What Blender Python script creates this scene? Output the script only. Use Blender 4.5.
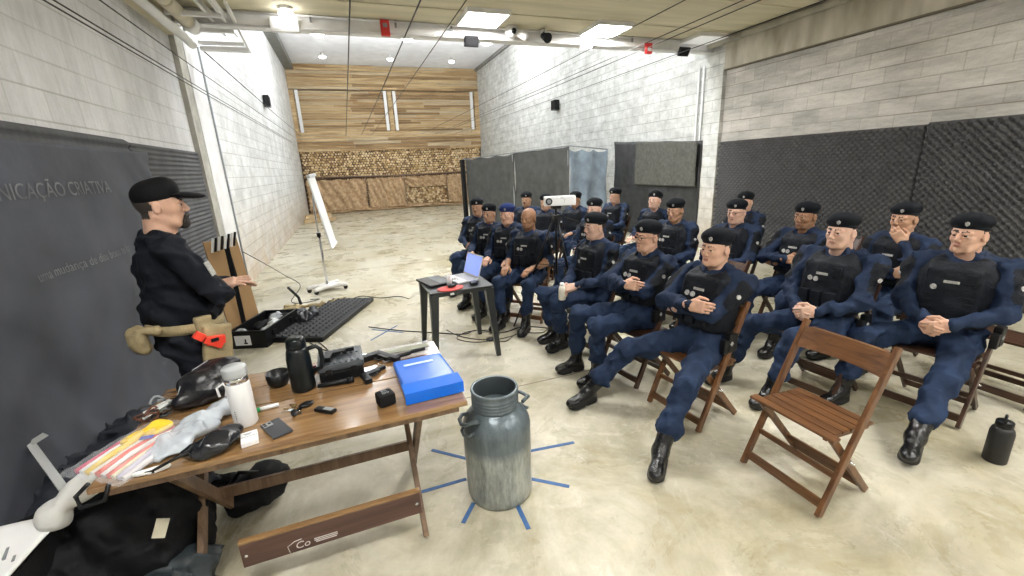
import bpy, bmesh, math, random
import numpy as np
from mathutils import Vector, Matrix

for _o in list(bpy.data.objects): bpy.data.objects.remove(_o)
SC = bpy.context.scene
COL = SC.collection
R_ = math.radians

# ------------------------------------------------------------------ camera, world, exposure
cam_data = bpy.data.cameras.new('camera')
cam = bpy.data.objects.new('camera', cam_data); COL.objects.link(cam)
cam_data.sensor_width = 36.0
cam_data.lens = 430.0 / 1024.0 * 36.0
cam_data.clip_end = 200
_yaw, _pitch, _roll = R_(19.9), R_(15.8), R_(2.6)
_F = Vector((math.sin(_yaw)*math.cos(_pitch), math.cos(_yaw)*math.cos(_pitch), -math.sin(_pitch)))
_R0 = Vector((math.cos(_yaw), -math.sin(_yaw), 0)); _U0 = _R0.cross(_F)
_Rt = _R0*math.cos(_roll) - _U0*math.sin(_roll); _Up = _U0*math.cos(_roll) + _R0*math.sin(_roll)
_m = Matrix((_Rt, _Up, -_F)).transposed().to_4x4(); _m.translation = Vector((0, 0, 1.78))
cam.matrix_world = _m
SC.camera = cam

SC.view_settings.view_transform = 'Standard'
SC.view_settings.look = 'None'
SC.view_settings.gamma = 1.0
SC.view_settings.use_curve_mapping = False
SC.view_settings.exposure = 0.22
LAMP = 80.0          # strength of the ceiling panels
W = bpy.data.worlds.new('world'); SC.world = W; W.use_nodes = True
W.node_tree.nodes['Background'].inputs[0].default_value = (0.9, 0.95, 1.0, 1)
W.node_tree.nodes['Background'].inputs[1].default_value = 0.5

# ------------------------------------------------------------------ helpers
def tag(o, label=None, cat=None, group=None, kind=None):
    if label: o['label'] = label
    if cat: o['category'] = cat
    if group: o['group'] = group
    if kind: o['kind'] = kind
    return o

def empty(name, loc=(0, 0, 0), rz=0.0, label=None, cat=None, group=None, parent=None):
    o = bpy.data.objects.new(name, None); COL.objects.link(o)
    o.empty_display_size = 0.1
    o.location = loc; o.rotation_euler = (0, 0, rz)
    if parent: o.parent = parent
    return tag(o, label, cat, group)

class MB:
    """collects faces, builds ONE mesh object"""
    def __init__(s): s.v = []; s.f = []; s.m = []; s.sm = []
    def add(s, vs, fs, mi=0, smooth=False, M=None):
        b = len(s.v)
        if M is not None: vs = [tuple(M @ Vector(p)) for p in vs]
        s.v += [tuple(p) for p in vs]
        s.f += [tuple(i+b for i in f) for f in fs]
        s.m += [mi]*len(fs); s.sm += [smooth]*len(fs)
        return s
    def box(s, c, d, mi=0, bev=0.0, M=None, rz=0.0):
        """centre, full size; chamfered edges when bev"""
        hx, hy, hz = d[0]/2, d[1]/2, d[2]/2
        T = Matrix.Translation(c) @ Matrix.Rotation(rz, 4, 'Z')
        if M is not None: T = M @ T
        if bev <= 0:
            vs = [(x*hx, y*hy, z*hz) for z in (-1, 1) for y in (-1, 1) for x in (-1, 1)]
            fs = [(0,2,3,1),(4,5,7,6),(0,1,5,4),(2,6,7,3),(0,4,6,2),(1,3,7,5)]
            return s.add(vs, fs, mi, False, T)
        bm = bmesh.new(); bmesh.ops.create_cube(bm, size=1.0)
        for v in bm.verts: v.co = Vector((v.co.x*d[0], v.co.y*d[1], v.co.z*d[2]))
        bev = min(bev, min(d)*0.45)
        bmesh.ops.bevel(bm, geom=bm.edges[:], offset=bev, segments=2, affect='EDGES', profile=0.7)
        bm.verts.index_update()
        s.add([v.co[:] for v in bm.verts], [[v.index for v in f.verts] for f in bm.faces], mi, False, T)
        bm.free(); return s
    def bar(s, a, b, w, h, mi=0, up=(0, 0, 1), bev=0.0):
        """rectangular bar from a to b, w across, h along 'up'"""
        a, b = Vector(a), Vector(b); d = b-a; L = d.length; x = d.normalized()
        y = Vector(up).cross(x)
        if y.length < 1e-5: y = Vector((0, 1, 0)).cross(x)
        y.normalize(); z = x.cross(y)
        M = Matrix((x, y, z)).transposed().to_4x4(); M.translation = (a+b)/2
        return s.box((0, 0, 0), (L, w, h), mi, bev, M)
    def tube(s, pts, r, mi=0, n=8, cap=True, rs=None):
        P = [Vector(p) for p in pts]; vs = []; fs = []
        prev = None
        for i, p in enumerate(P):
            t = (P[min(i+1, len(P)-1)] - P[max(i-1, 0)])
            t = t.normalized() if t.length > 1e-9 else Vector((0, 0, 1))
            if prev is None:
                u = t.orthogonal().normalized()
            else:
                u = (prev - t*prev.dot(t))
                u = u.normalized() if u.length > 1e-6 else t.orthogonal().normalized()
            prev = u; w = t.cross(u); rr = rs[i] if rs else r
            for k in range(n):
                a = 2*math.pi*k/n
                vs.append(p + (u*math.cos(a) + w*math.sin(a))*rr)
        for i in range(len(P)-1):
            for k in range(n):
                fs.append((i*n+k, i*n+(k+1) % n, (i+1)*n+(k+1) % n, (i+1)*n+k))
        s.add(vs, fs, mi, True)
        if cap:
            b = len(s.v)-len(vs)
            s.f += [tuple(b+k for k in reversed(range(n))), tuple(b+(len(P)-1)*n+k for k in range(n))]
            s.m += [mi]*2; s.sm += [False]*2
        return s
    def lathe(s, prof, mi=0, n=32, c=(0, 0, 0), M=None, smooth=True, mis=None, cap=True):
        vs = []; fs = []
        for r, z in prof:
            for k in range(n):
                a = 2*math.pi*k/n; vs.append((c[0]+r*math.cos(a), c[1]+r*math.sin(a), c[2]+z))
        for i in range(len(prof)-1):
            ff = [(i*n+k, i*n+(k+1) % n, (i+1)*n+(k+1) % n, (i+1)*n+k) for k in range(n)]
            if mis: s_ = mis[i]
            else: s_ = mi
            fs.append((ff, s_))
        b = len(s.v)
        if M is not None: vs = [tuple(M @ Vector(p)) for p in vs]
        s.v += vs
        for ff, m_ in fs:
            s.f += [tuple(i+b for i in f) for f in ff]; s.m += [m_]*len(ff); s.sm += [smooth]*len(ff)
        for i, rev in ((0, True), (len(prof)-1, False)):
            if cap and prof[i][0] > 1e-4:
                ring = [b+i*n+k for k in range(n)]
                s.f.append(tuple(reversed(ring)) if rev else tuple(ring)); s.m.append(mis[0 if rev else -1] if mis else mi); s.sm.append(False)
        return s
    def prism(s, poly, z0, z1, mi=0, M=None):
        n = len(poly); vs = [(x, y, z0) for x, y in poly] + [(x, y, z1) for x, y in poly]
        fs = [tuple(reversed(range(n))), tuple(range(n, 2*n))] + [(i, (i+1) % n, n+(i+1) % n, n+i) for i in range(n)]
        return s.add(vs, fs, mi, False, M)
    def grid(s, fn, nu, nv, mi=0, smooth=True):
        vs = [fn(u/nu, v/nv) for v in range(nv+1) for u in range(nu+1)]
        fs = [(v*(nu+1)+u, v*(nu+1)+u+1, (v+1)*(nu+1)+u+1, (v+1)*(nu+1)+u) for v in range(nv) for u in range(nu)]
        return s.add(vs, fs, mi, smooth)
    def build(s, name, mats, parent=None, loc=None, rz=None):
        me = bpy.data.meshes.new(name)
        me.from_pydata(s.v, [], s.f)
        if not isinstance(mats, (list, tuple)): mats = [mats]
        for m in mats: me.materials.append(m)
        me.polygons.foreach_set('material_index', s.m)
        me.polygons.foreach_set('use_smooth', s.sm)
        me.update()
        o = bpy.data.objects.new(name, me); COL.objects.link(o)
        if parent: o.parent = parent
        if loc: o.location = loc
        if rz is not None: o.rotation_euler = (0, 0, rz)
        return o

def np_mesh(name, V, Q, mi, mats, parent=None, smooth=True):
    me = bpy.data.meshes.new(name)
    me.vertices.add(len(V)); me.vertices.foreach_set('co', np.asarray(V, np.float32).ravel())
    nq = len(Q); k = Q.shape[1]
    me.loops.add(nq*k); me.loops.foreach_set('vertex_index', np.asarray(Q, np.int32).ravel())
    me.polygons.add(nq)
    me.polygons.foreach_set('loop_start', np.arange(0, nq*k, k, dtype=np.int32))
    for m in mats: me.materials.append(m)
    me.polygons.foreach_set('material_index', np.asarray(mi, np.int32))
    me.polygons.foreach_set('use_smooth', np.full(nq, smooth))
    me.update(calc_edges=True); me.validate()
    o = bpy.data.objects.new(name, me); COL.objects.link(o)
    if parent: o.parent = parent
    return o

def text_mesh(name, s, size, mat, M, parent=None, ext=0.0008, remap=None, align='CENTER', shear=0.0):
    cu = bpy.data.curves.new(name+'_tmp', 'FONT'); cu.body = s; cu.size = size; cu.extrude = ext
    cu.align_x = align; cu.align_y = 'CENTER'; cu.resolution_u = 3; cu.shear = shear
    t = bpy.data.objects.new(name+'_tmp', cu); COL.objects.link(t)
    dg = bpy.context.evaluated_depsgraph_get(); dg.update()
    me = bpy.data.meshes.new_from_object(t.evaluated_get(dg))
    bpy.data.objects.remove(t); bpy.data.curves.remove(cu)
    for v in me.vertices:
        p = M @ v.co
        v.co = remap(p) if remap else p
    me.materials.clear(); me.materials.append(mat); me.name = name
    o = bpy.data.objects.new(name, me); COL.objects.link(o)
    if parent: o.parent = parent
    return o

nrm = lambda v: np.asarray(v, float)/(np.linalg.norm(v)+1e-12)
V3 = lambda *a: np.array(a, float)
def rz3(a): c, s = math.cos(a), math.sin(a); return np.array([[c, -s, 0], [s, c, 0], [0, 0, 1.0]])
def ry3(a): c, s = math.cos(a), math.sin(a); return np.array([[c, 0, s], [0, 1, 0], [-s, 0, c]])
def rx3(a): c, s = math.cos(a), math.sin(a); return np.array([[1, 0, 0], [0, c, -s], [0, s, c]])

# ------------------------------------------------------------------ materials
def mat(name, col, rough=0.6, metal=0.0, var=0.0, vscale=6.0, bump=0.0, bscale=60.0, col2=None, emit=None, trans=0.0, alpha=1.0, spec=0.5, stretch=None, detail=4.0, coat=0.0):
    m = bpy.data.materials.new(name); m.use_nodes = True
    nt = m.node_tree; b = nt.nodes['Principled BSDF']; L = nt.links
    b.inputs['Base Color'].default_value = (*col, 1); b.inputs['Roughness'].default_value = rough
    b.inputs['Metallic'].default_value = metal; b.inputs['Specular IOR Level'].default_value = spec
    if coat: b.inputs['Coat Weight'].default_value = coat
    if trans: b.inputs['Transmission Weight'].default_value = trans
    if alpha < 1: b.inputs['Alpha'].default_value = alpha
    if emit is not None:
        b.inputs['Emission Color'].default_value = (*emit[0], 1); b.inputs['Emission Strength'].default_value = emit[1]
    if var or bump or col2:
        tc = nt.nodes.new('ShaderNodeTexCoord'); mp = nt.nodes.new('ShaderNodeMapping')
        L.new(tc.outputs['Object'], mp.inputs[0])
        if stretch: mp.inputs['Scale'].default_value = stretch
    if var or col2:
        n = nt.nodes.new('ShaderNodeTexNoise'); n.inputs['Scale'].default_value = vscale; n.inputs['Detail'].default_value = detail
        L.new(mp.outputs[0], n.inputs['Vector'])
        cr = nt.nodes.new('ShaderNodeValToRGB')
        c2 = col2 if col2 else tuple(max(0, c*(1-var)) for c in col)
        c1 = col if col2 else tuple(min(1, c*(1+var)) for c in col)
        cr.color_ramp.elements[0].position = 0.3; cr.color_ramp.elements[1].position = 0.7
        cr.color_ramp.elements[0].color = (*c2, 1); cr.color_ramp.elements[1].color = (*c1, 1)
        L.new(n.outputs[0], cr.inputs[0]); L.new(cr.outputs[0], b.inputs['Base Color'])
    if bump:
        n2 = nt.nodes.new('ShaderNodeTexNoise'); n2.inputs['Scale'].default_value = bscale; n2.inputs['Detail'].default_value = 3
        L.new(mp.outputs[0], n2.inputs['Vector'])
        bp = nt.nodes.new('ShaderNodeBump'); bp.inputs['Strength'].default_value = bump; bp.inputs['Distance'].default_value = 0.01
        L.new(n2.outputs[0], bp.inputs['Height']); L.new(bp.outputs[0], b.inputs['Normal'])
    return m

def cloth_folds(m, scale=8.0, strength=0.8, stretch=(1, 1, 1)):
    """soft creases in a garment: ridged noise bump on top of the weave"""
    nt = m.node_tree; N = nt.nodes; L = nt.links; b = N['Principled BSDF']
    tc = N.new('ShaderNodeTexCoord'); mp = N.new('ShaderNodeMapping'); mp.inputs['Scale'].default_value = stretch
    L.new(tc.outputs['Object'], mp.inputs[0])
    n = N.new('ShaderNodeTexNoise'); n.noise_type = 'RIDGED_MULTIFRACTAL'; n.inputs['Scale'].default_value = scale; n.inputs['Detail'].default_value = 2.5; n.inputs['Distortion'].default_value = 0.9
    L.new(mp.outputs[0], n.inputs['Vector'])
    bp = N.new('ShaderNodeBump'); bp.inputs['Strength'].default_value = strength; bp.inputs['Distance'].default_value = 0.012
    L.new(n.outputs[0], bp.inputs['Height'])
    if b.inputs['Normal'].is_linked: L.new(b.inputs['Normal'].links[0].from_socket, bp.inputs['Normal'])
    L.new(bp.outputs[0], b.inputs['Normal']); return m

def nodes_of(m): return m.node_tree, m.node_tree.nodes, m.node_tree.links, m.node_tree.nodes['Principled BSDF']

def block_wall(name, c1, c2, mortar, plane='yz', stain=None, bumps=0.6, smear=(1, 0.5, 1.6), dark=0.6, course=0.0):
    """concrete blocks 0.4 x 0.2 laid in courses, blotchy"""
    m = mat(name, c1, 0.85); nt, N, L, b = nodes_of(m)
    tc = N.new('ShaderNodeTexCoord'); sp = N.new('ShaderNodeSeparateXYZ'); cb = N.new('ShaderNodeCombineXYZ')
    L.new(tc.outputs['Object'], sp.inputs[0])
    L.new(sp.outputs['Y' if plane == 'yz' else 'X'], cb.inputs[0]); L.new(sp.outputs['Z'], cb.inputs[1])
    br = N.new('ShaderNodeTexBrick'); L.new(cb.outputs[0], br.inputs['Vector'])
    br.inputs['Scale'].default_value = 1; br.inputs['Brick Width'].default_value = 0.4; br.inputs['Row Height'].default_value = 0.2
    br.inputs['Mortar Size'].default_value = 0.007; br.inputs['Mortar Smooth'].default_value = 0.4; br.inputs['Bias'].default_value = 0
    br.inputs['Color1'].default_value = (*c1, 1); br.inputs['Color2'].default_value = (*c2, 1); br.inputs['Mortar'].default_value = (*mortar, 1)
    n = N.new('ShaderNodeTexNoise'); n.inputs['Scale'].default_value = 1.5; n.inputs['Detail'].default_value = 10; n.inputs['Roughness'].default_value = 0.78
    mp = N.new('ShaderNodeMapping'); mp.inputs['Scale'].default_value = smear; L.new(tc.outputs['Object'], mp.inputs[0]); L.new(mp.outputs[0], n.inputs['Vector'])
    cr = N.new('ShaderNodeValToRGB'); cr.color_ramp.elements[0].position = 0.3; cr.color_ramp.elements[1].position = 0.7
    cr.color_ramp.elements[0].position = 0.36; cr.color_ramp.elements[1].position = 0.62; cr.color_ramp.elements[0].color = (dark, dark, dark*0.98, 1); cr.color_ramp.elements[1].color = (1.15, 1.15, 1.15, 1)
    L.new(n.outputs[0], cr.inputs[0])
    mx = N.new('ShaderNodeMixRGB'); mx.blend_type = 'MULTIPLY'; mx.inputs[0].default_value = 0.8
    L.new(br.outputs['Color'], mx.inputs[1]); L.new(cr.outputs[0], mx.inputs[2])
    if course:
        b2 = N.new('ShaderNodeTexBrick'); L.new(cb.outputs[0], b2.inputs['Vector']); b2.inputs['Scale'].default_value = 1; b2.inputs['Brick Width'].default_value = 90; b2.inputs['Row Height'].default_value = 0.2
        b2.inputs['Mortar Size'].default_value = 0.010; b2.inputs['Mortar Smooth'].default_value = 0.8
        n5 = N.new('ShaderNodeTexNoise'); n5.inputs['Scale'].default_value = 0.9; n5.inputs['Detail'].default_value = 5
        mp5 = N.new('ShaderNodeMapping'); mp5.inputs['Scale'].default_value = (1, 0.6, 5.0); L.new(tc.outputs['Object'], mp5.inputs[0]); L.new(mp5.outputs[0], n5.inputs['Vector'])
        r5 = N.new('ShaderNodeValToRGB'); r5.color_ramp.elements[0].position = 0.42; r5.color_ramp.elements[1].position = 0.62; L.new(n5.outputs[0], r5.inputs[0])
        m5 = N.new('ShaderNodeMath'); m5.operation = 'MULTIPLY'; L.new(b2.outputs['Fac'], m5.inputs[0]); L.new(r5.outputs[0], m5.inputs[1])
        m6 = N.new('ShaderNodeMath'); m6.operation = 'MULTIPLY'; m6.inputs[1].default_value = course; L.new(m5.outputs[0], m6.inputs[0])
        mx5 = N.new('ShaderNodeMixRGB'); L.new(m6.outputs[0], mx5.inputs[0]); L.new(mx.outputs[0], mx5.inputs[1]); mx5.inputs[2].default_value = (mortar[0]*0.42, mortar[1]*0.38, mortar[2]*0.32, 1)
        mx = mx5
    out = mx.outputs[0]
    if stain:
        # rust-coloured dirt splashed on the lowest courses
        mr = N.new('ShaderNodeMapRange'); mr.inputs['From Min'].default_value = 1.5; mr.inputs['From Max'].default_value = 0.0
        L.new(sp.outputs['Z'], mr.inputs['Value'])
        n3 = N.new('ShaderNodeTexNoise'); n3.inputs['Scale'].default_value = 2.2; n3.inputs['Detail'].default_value = 6; L.new(tc.outputs['Object'], n3.inputs['Vector'])
        mu = N.new('ShaderNodeMath'); mu.operation = 'MULTIPLY'; L.new(mr.outputs[0], mu.inputs[0]); L.new(n3.outputs[0], mu.inputs[1])
        mx2 = N.new('ShaderNodeMixRGB'); L.new(mu.outputs[0], mx2.inputs[0]); L.new(out, mx2.inputs[1]); mx2.inputs[2].default_value = (*stain, 1)
        out = mx2.outputs[0]
    L.new(out, b.inputs['Base Color'])
    n2 = N.new('ShaderNodeTexNoise'); n2.inputs['Scale'].default_value = 30; n2.inputs['Detail'].default_value = 6; L.new(tc.outputs['Object'], n2.inputs['Vector'])
    ad = N.new('ShaderNodeMath'); ad.operation = 'ADD'
    iv = N.new('ShaderNodeMath'); iv.operation = 'MULTIPLY'; iv.inputs[1].default_value = -0.45; L.new(br.outputs['Fac'], iv.inputs[0])
    mu2 = N.new('ShaderNodeMath'); mu2.operation = 'MULTIPLY'; mu2.inputs[1].default_value = 1.2; L.new(n2.outputs[0], mu2.inputs[0])
    L.new(iv.outputs[0], ad.inputs[0]); L.new(mu2.outputs[0], ad.inputs[1])
    bp = N.new('ShaderNodeBump'); bp.inputs['Strength'].default_value = bumps; bp.inputs['Distance'].default_value = 0.012
    L.new(ad.outputs[0], bp.inputs['Height']); L.new(bp.outputs[0], b.inputs['Normal'])
    return m

def wood(name, c1, c2, axis=0, rough=0.45, scale=1.0, bump=0.15):
    """grain running along axis 0/1/2 of object space"""
    m = mat(name, c1, rough); nt, N, L, b = nodes_of(m)
    tc = N.new('ShaderNodeTexCoord'); mp = N.new('ShaderNodeMapping')
    sc = [18*scale]*3; sc[axis] = 1.2*scale; mp.inputs['Scale'].default_value = sc
    L.new(tc.outputs['Object'], mp.inputs[0])
    n = N.new('ShaderNodeTexNoise'); n.inputs['Scale'].default_value = 1.6; n.inputs['Detail'].default_value = 8; n.inputs['Roughness'].default_value = 0.65; n.inputs['Distortion'].default_value = 0.6
    L.new(mp.outputs[0], n.inputs['Vector'])
    cr = N.new('ShaderNodeValToRGB'); e = cr.color_ramp.elements
    e[0].position = 0.35; e[1].position = 0.66; e[0].color = (*c2, 1); e[1].color = (*c1, 1)
    L.new(n.outputs[0], cr.inputs[0]); L.new(cr.outputs[0], b.inputs['Base Color'])
    bp = N.new('ShaderNodeBump'); bp.inputs['Strength'].default_value = bump; bp.inputs['Distance'].default_value = 0.004
    L.new(n.outputs[0], bp.inputs['Height']); L.new(bp.outputs[0], b.inputs['Normal'])
    return m

M = {}
M['black'] = mat('black_plastic', (0.006, 0.0065, 0.0075), 0.36, spec=0.3)
M['black_matte'] = mat('black_matte', (0.008, 0.008, 0.009), 0.75, spec=0.2, var=0.3, vscale=20, bump=0.2, bscale=120)
M['white'] = mat('white_paint', (0.8, 0.8, 0.8), 0.5)
M['steel'] = mat('brushed_steel', (0.6, 0.6, 0.62), 0.25, 1.0)
M['chrome'] = mat('chrome', (0.75, 0.75, 0.76), 0.12, 1.0)
M['paper'] = mat('paper', (0.82, 0.82, 0.82), 0.8, var=0.03)
M['grey'] = mat('grey_plastic', (0.25, 0.27, 0.28), 0.5)
M['cable'] = mat('cable_rubber', (0.02, 0.02, 0.022), 0.5)
M['lamp'] = mat('lamp_diffuser', (1, 1, 1), 0.5, emit=((1.0, 0.98, 0.95), LAMP))
M['wire'] = mat('steel_wire', (0.05, 0.05, 0.05), 0.5, 0.6)
M['red'] = mat('red_plastic', (0.6, 0.03, 0.03), 0.4)
M['khaki'] = mat('khaki_webbing', (0.36, 0.29, 0.16), 0.8, var=0.2, vscale=14, bump=0.5, bscale=160)
M['clear'] = mat('clear_film', (0.80, 0.83, 0.87), 0.25, spec=0.35, alpha=0.22, bump=0.7, bscale=26)

# ------------------------------------------------------------------ signed-distance modeller (bodies, cloth, bags)
def _rot(R):
    return np.eye(3) if R is None else np.asarray(R, float)
class Field:
    def __init__(s): s.p = []
    def cone(s, a, b, ra, rb=None, k=0.02, m=0, sub=False):
        s.p.append(('c', np.asarray(a, float), np.asarray(b, float), ra, ra if rb is None else rb, k, m, sub)); return s
    def ell(s, c, r, R=None, k=0.02, m=0, sub=False):
        if not hasattr(r, '__len__'): r = (r, r, r)
        s.p.append(('e', np.asarray(c, float), np.asarray(r, float), _rot(R), None, k, m, sub)); return s
    def box(s, c, h, R=None, rnd=0.01, k=0.005, m=0, sub=False):
        s.p.append(('b', np.asarray(c, float), np.asarray(h, float), _rot(R), rnd, k, m, sub)); return s
    def bounds(s, q):
        if q[0] == 'c':
            r = max(q[3], q[4]); return np.minimum(q[1], q[2])-r, np.maximum(q[1], q[2])+r
        ext = np.abs(q[3]) @ (q[2] + (q[4] or 0)); return q[1]-ext, q[1]+ext
    def mesh(s, vox, wr=0.0, zmin=None, seed=0, wmats=None):
        adds = [q for q in s.p if not q[7]]
        lo = np.min([s.bounds(q)[0] for q in adds], 0)-3*vox; hi = np.max([s.bounds(q)[1] for q in adds], 0)+3*vox
        n = np.ceil((hi-lo)/vox).astype(int)+1
        ax = [lo[i]+vox*np.arange(n[i]) for i in range(3)]
        f = np.full(n, 9.0, np.float32); best = np.full(n, 9.0, np.float32); ids = np.zeros(n, np.int16)
        for q in s.p:
            blo, bhi = s.bounds(q); mg = q[5]+3.5*vox+0.02
            i0 = np.clip(np.floor((blo-mg-lo)/vox).astype(int), 0, n-1); i1 = np.clip(np.ceil((bhi+mg-lo)/vox).astype(int)+1, 1, n)
            if (i1 <= i0).any(): continue
            sl = tuple(slice(i0[i], i1[i]) for i in range(3))
            X = np.stack(np.meshgrid(*[ax[i][sl[i]] for i in range(3)], indexing='ij'), -1).astype(np.float32)
            if q[0] == 'c':
                a, b = q[1].astype(np.float32), q[2].astype(np.float32); d = b-a; dd = float(d@d)+1e-12
                t = np.clip(((X-a)@d)/dd, 0, 1); D = np.linalg.norm(X-a-t[..., None]*d, axis=-1)-(q[3]+(q[4]-q[3])*t)
            elif q[0] == 'e':
                Y = (X-q[1].astype(np.float32))@q[3].astype(np.float32); r = q[2].astype(np.float32)
                k0 = np.linalg.norm(Y/r, axis=-1); k1 = np.linalg.norm(Y/(r*r), axis=-1)+1e-6; D = k0*(k0-1)/k1
                D = np.where(k0 < 1e-3, -r.min(), D)
            else:
                Y = np.abs((X-q[1].astype(np.float32))@q[3].astype(np.float32))-q[2].astype(np.float32)
                D = np.linalg.norm(np.maximum(Y, 0), axis=-1)+np.minimum(Y.max(-1), 0)-q[4]
            k = max(q[5], 1e-4); F = f[sl]
            if q[7]:
                h = np.clip(0.5-0.5*(F+D)/k, 0, 1); f[sl] = F*(1-h)+(-D)*h+k*h*(1-h)
                if q[6] >= 0: ids[sl] = np.where((-D) > F-1e-4, q[6], ids[sl])
            else:
                h = np.clip(0.5+0.5*(F-D)/k, 0, 1); f[sl] = F*(1-h)+D*h-k*h*(1-h)
                B = best[sl]; c = D < B; best[sl] = np.where(c, D, B); ids[sl] = np.where(c, q[6], ids[sl])
        if wr:
            rg = np.random.RandomState(seed)
            G = np.meshgrid(*ax, indexing='ij'); w = np.zeros(n, np.float32)
            for i in range(9):
                d = rg.normal(size=3); d /= np.linalg.norm(d); fr = (40, 62, 95)[i % 3]*rg.uniform(0.85, 1.2)
                ph = rg.uniform(0, 6.3); off = 1.1*np.sin(G[(i+1) % 3]*rg.uniform(9, 20)+ph)+0.7*np.sin(G[(i+2) % 3]*rg.uniform(12, 26)+2*ph)
                w += ((np.abs(np.sin((G[0]*d[0]+G[1]*d[1]+G[2]*d[2])*fr*0.5+ph+off))-0.6)*(1.0, 0.7, 0.4)[i % 3]).astype(np.float32)
            w *= wr/2.0
            if wmats is not None: w = np.where(np.isin(ids, wmats), w, 0)
            f += w
        if zmin is not None: f = np.maximum(f, (zmin-ax[2])[None, None, :].astype(np.float32))
        return nets(f, lo, vox, ids)

def nets(f, lo, vox, ids):
    nx, ny, nz = f.shape; s = f < 0
    c = [s[i:nx-1+i, j:ny-1+j, k:nz-1+k] for i in (0, 1) for j in (0, 1) for k in (0, 1)]
    allc = np.logical_and.reduce(c); anyc = np.logical_or.reduce(c); act = anyc & ~allc
    idx = np.full(act.shape, -1, np.int64); I = np.argwhere(act); idx[act] = np.arange(len(I))
    P = np.zeros((len(I), 3)); C = np.zeros(len(I))
    cor = [(i, j, k) for i in (0, 1) for j in (0, 1) for k in (0, 1)]
    val = {o: f[I[:, 0]+o[0], I[:, 1]+o[1], I[:, 2]+o[2]] for o in cor}
    for a in cor:
        for d in range(3):
            if a[d]: continue
            b = list(a); b[d] = 1; b = tuple(b); fa, fb = val[a], val[b]
            cr = (fa < 0) != (fb < 0); t = np.where(cr, fa/(fa-fb+1e-12), 0)
            p = np.tile(np.array(a, float), (len(I), 1)); p[:, d] += t
            P += np.where(cr[:, None], p, 0); C += cr
    V = lo+(I+P/C[:, None])*vox
    vid = ids[I[:, 0], I[:, 1], I[:, 2]]
    Q = []
    for d in range(3):
        e = [slice(0, None)]*3; g = [slice(0, None)]*3
        e[d] = slice(0, -1); g[d] = slice(1, None)
        A, B = s[tuple(e)], s[tuple(g)]
        E = np.argwhere(A != B)
        u, v = (d+1) % 3, (d+2) % 3
        lim = np.array(act.shape)
        ok = (E[:, u] > 0) & (E[:, v] > 0) & (E[:, u] < lim[u]) & (E[:, v] < lim[v]); E = E[ok]
        def cell(du, dv):
            K = E.copy(); K[:, u] += du; K[:, v] += dv; return idx[K[:, 0], K[:, 1], K[:, 2]]
        q = np.stack([cell(-1, -1), cell(0, -1), cell(0, 0), cell(-1, 0)], 1)
        ins = A[E[:, 0], E[:, 1], E[:, 2]]
        q[~ins] = q[~ins][:, ::-1]; Q.append(q)
    Q = np.concatenate(Q); Q = Q[(Q >= 0).all(1)]
    mi = vid[Q[:, 0]]
    return V, Q, mi

def join(parts):
    V = []; Q = []; mi = []; b = 0
    for v, q, m in parts:
        V.append(v); Q.append(q+b); mi.append(m); b += len(v)
    return np.concatenate(V), np.concatenate(Q), np.concatenate(mi)

def field_obj(name, F, vox, mats, parent=None, wr=0.0, seed=0, zmin=None):
    V, Q, mi = F.mesh(vox, wr=wr, seed=seed, zmin=zmin)
    return np_mesh(name, V, Q, mi, mats, parent)
# ================================================================== THE ROOM
XL, XR, YB, YF, ZC, ZH = -1.8, 6.7, 22.3, -3.2, 3.82, 6.45
YP = 7.05                                   # where the low slab ends and the tall hall begins
def struct(o): o['kind'] = 'structure'; return o

# ---- floor: smoothed concrete, blotchy, half polished
fm = mat('polished_concrete', (0.55, 0.52, 0.42), 0.3); nt, N, L, b = nodes_of(fm)
tc = N.new('ShaderNodeTexCoord')
def noise(sc, det=6, rough=0.6, dist=0.0, st=None):
    n = N.new('ShaderNodeTexNoise'); n.inputs['Scale'].default_value = sc; n.inputs['Detail'].default_value = det
    n.inputs['Roughness'].default_value = rough; n.inputs['Distortion'].default_value = dist
    if st:
        mp = N.new('ShaderNodeMapping'); mp.inputs['Scale'].default_value = st; L.new(tc.outputs['Object'], mp.inputs[0]); L.new(mp.outputs[0], n.inputs['Vector'])
    else: L.new(tc.outputs['Object'], n.inputs['Vector'])
    return n
def ramp(src, p0, c0, p1, c1):
    r = N.new('ShaderNodeValToRGB'); e = r.color_ramp.elements; e[0].position = p0; e[1].position = p1
    e[0].color = (*c0, 1); e[1].color = (*c1, 1); L.new(src, r.inputs[0]); return r.outputs[0]
big = ramp(noise(0.9, 8, 0.7, 0.8).outputs[0], 0.36, (0.36, 0.32, 0.205), 0.62, (0.62, 0.59, 0.49))
fine = ramp(noise(7, 8, 0.7).outputs[0], 0.3, (0.78, 0.78, 0.76), 0.7, (1.08, 1.08, 1.08))
mx = N.new('ShaderNodeMixRGB'); mx.blend_type = 'MULTIPLY'; mx.inputs[0].default_value = 0.9
L.new(big, mx.inputs[1]); L.new(fine, mx.inputs[2])
sc_ = ramp(noise(2.6, 10, 0.8, 2.0, (1.0, 0.35, 1)).outputs[0], 0.56, (0, 0, 0), 0.70, (1, 1, 1))
mx2 = N.new('ShaderNodeMixRGB'); L.new(sc_, mx2.inputs[0]); L.new(mx.outputs[0], mx2.inputs[1]); mx2.inputs[2].default_value = (0.72, 0.70, 0.64, 1)
mf = N.new('ShaderNodeMath'); mf.operation = 'MULTIPLY'; mf.inputs[1].default_value = 0.6; L.new(sc_, mf.inputs[0]); L.new(mf.outputs[0], mx2.inputs[0])
L.new(mx2.outputs[0], b.inputs['Base Color'])
L.new(ramp(noise(1.7, 8, 0.7, 0.5).outputs[0], 0.3, (0.16,)*3, 0.7, (0.46,)*3), b.inputs['Roughness'])
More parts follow.
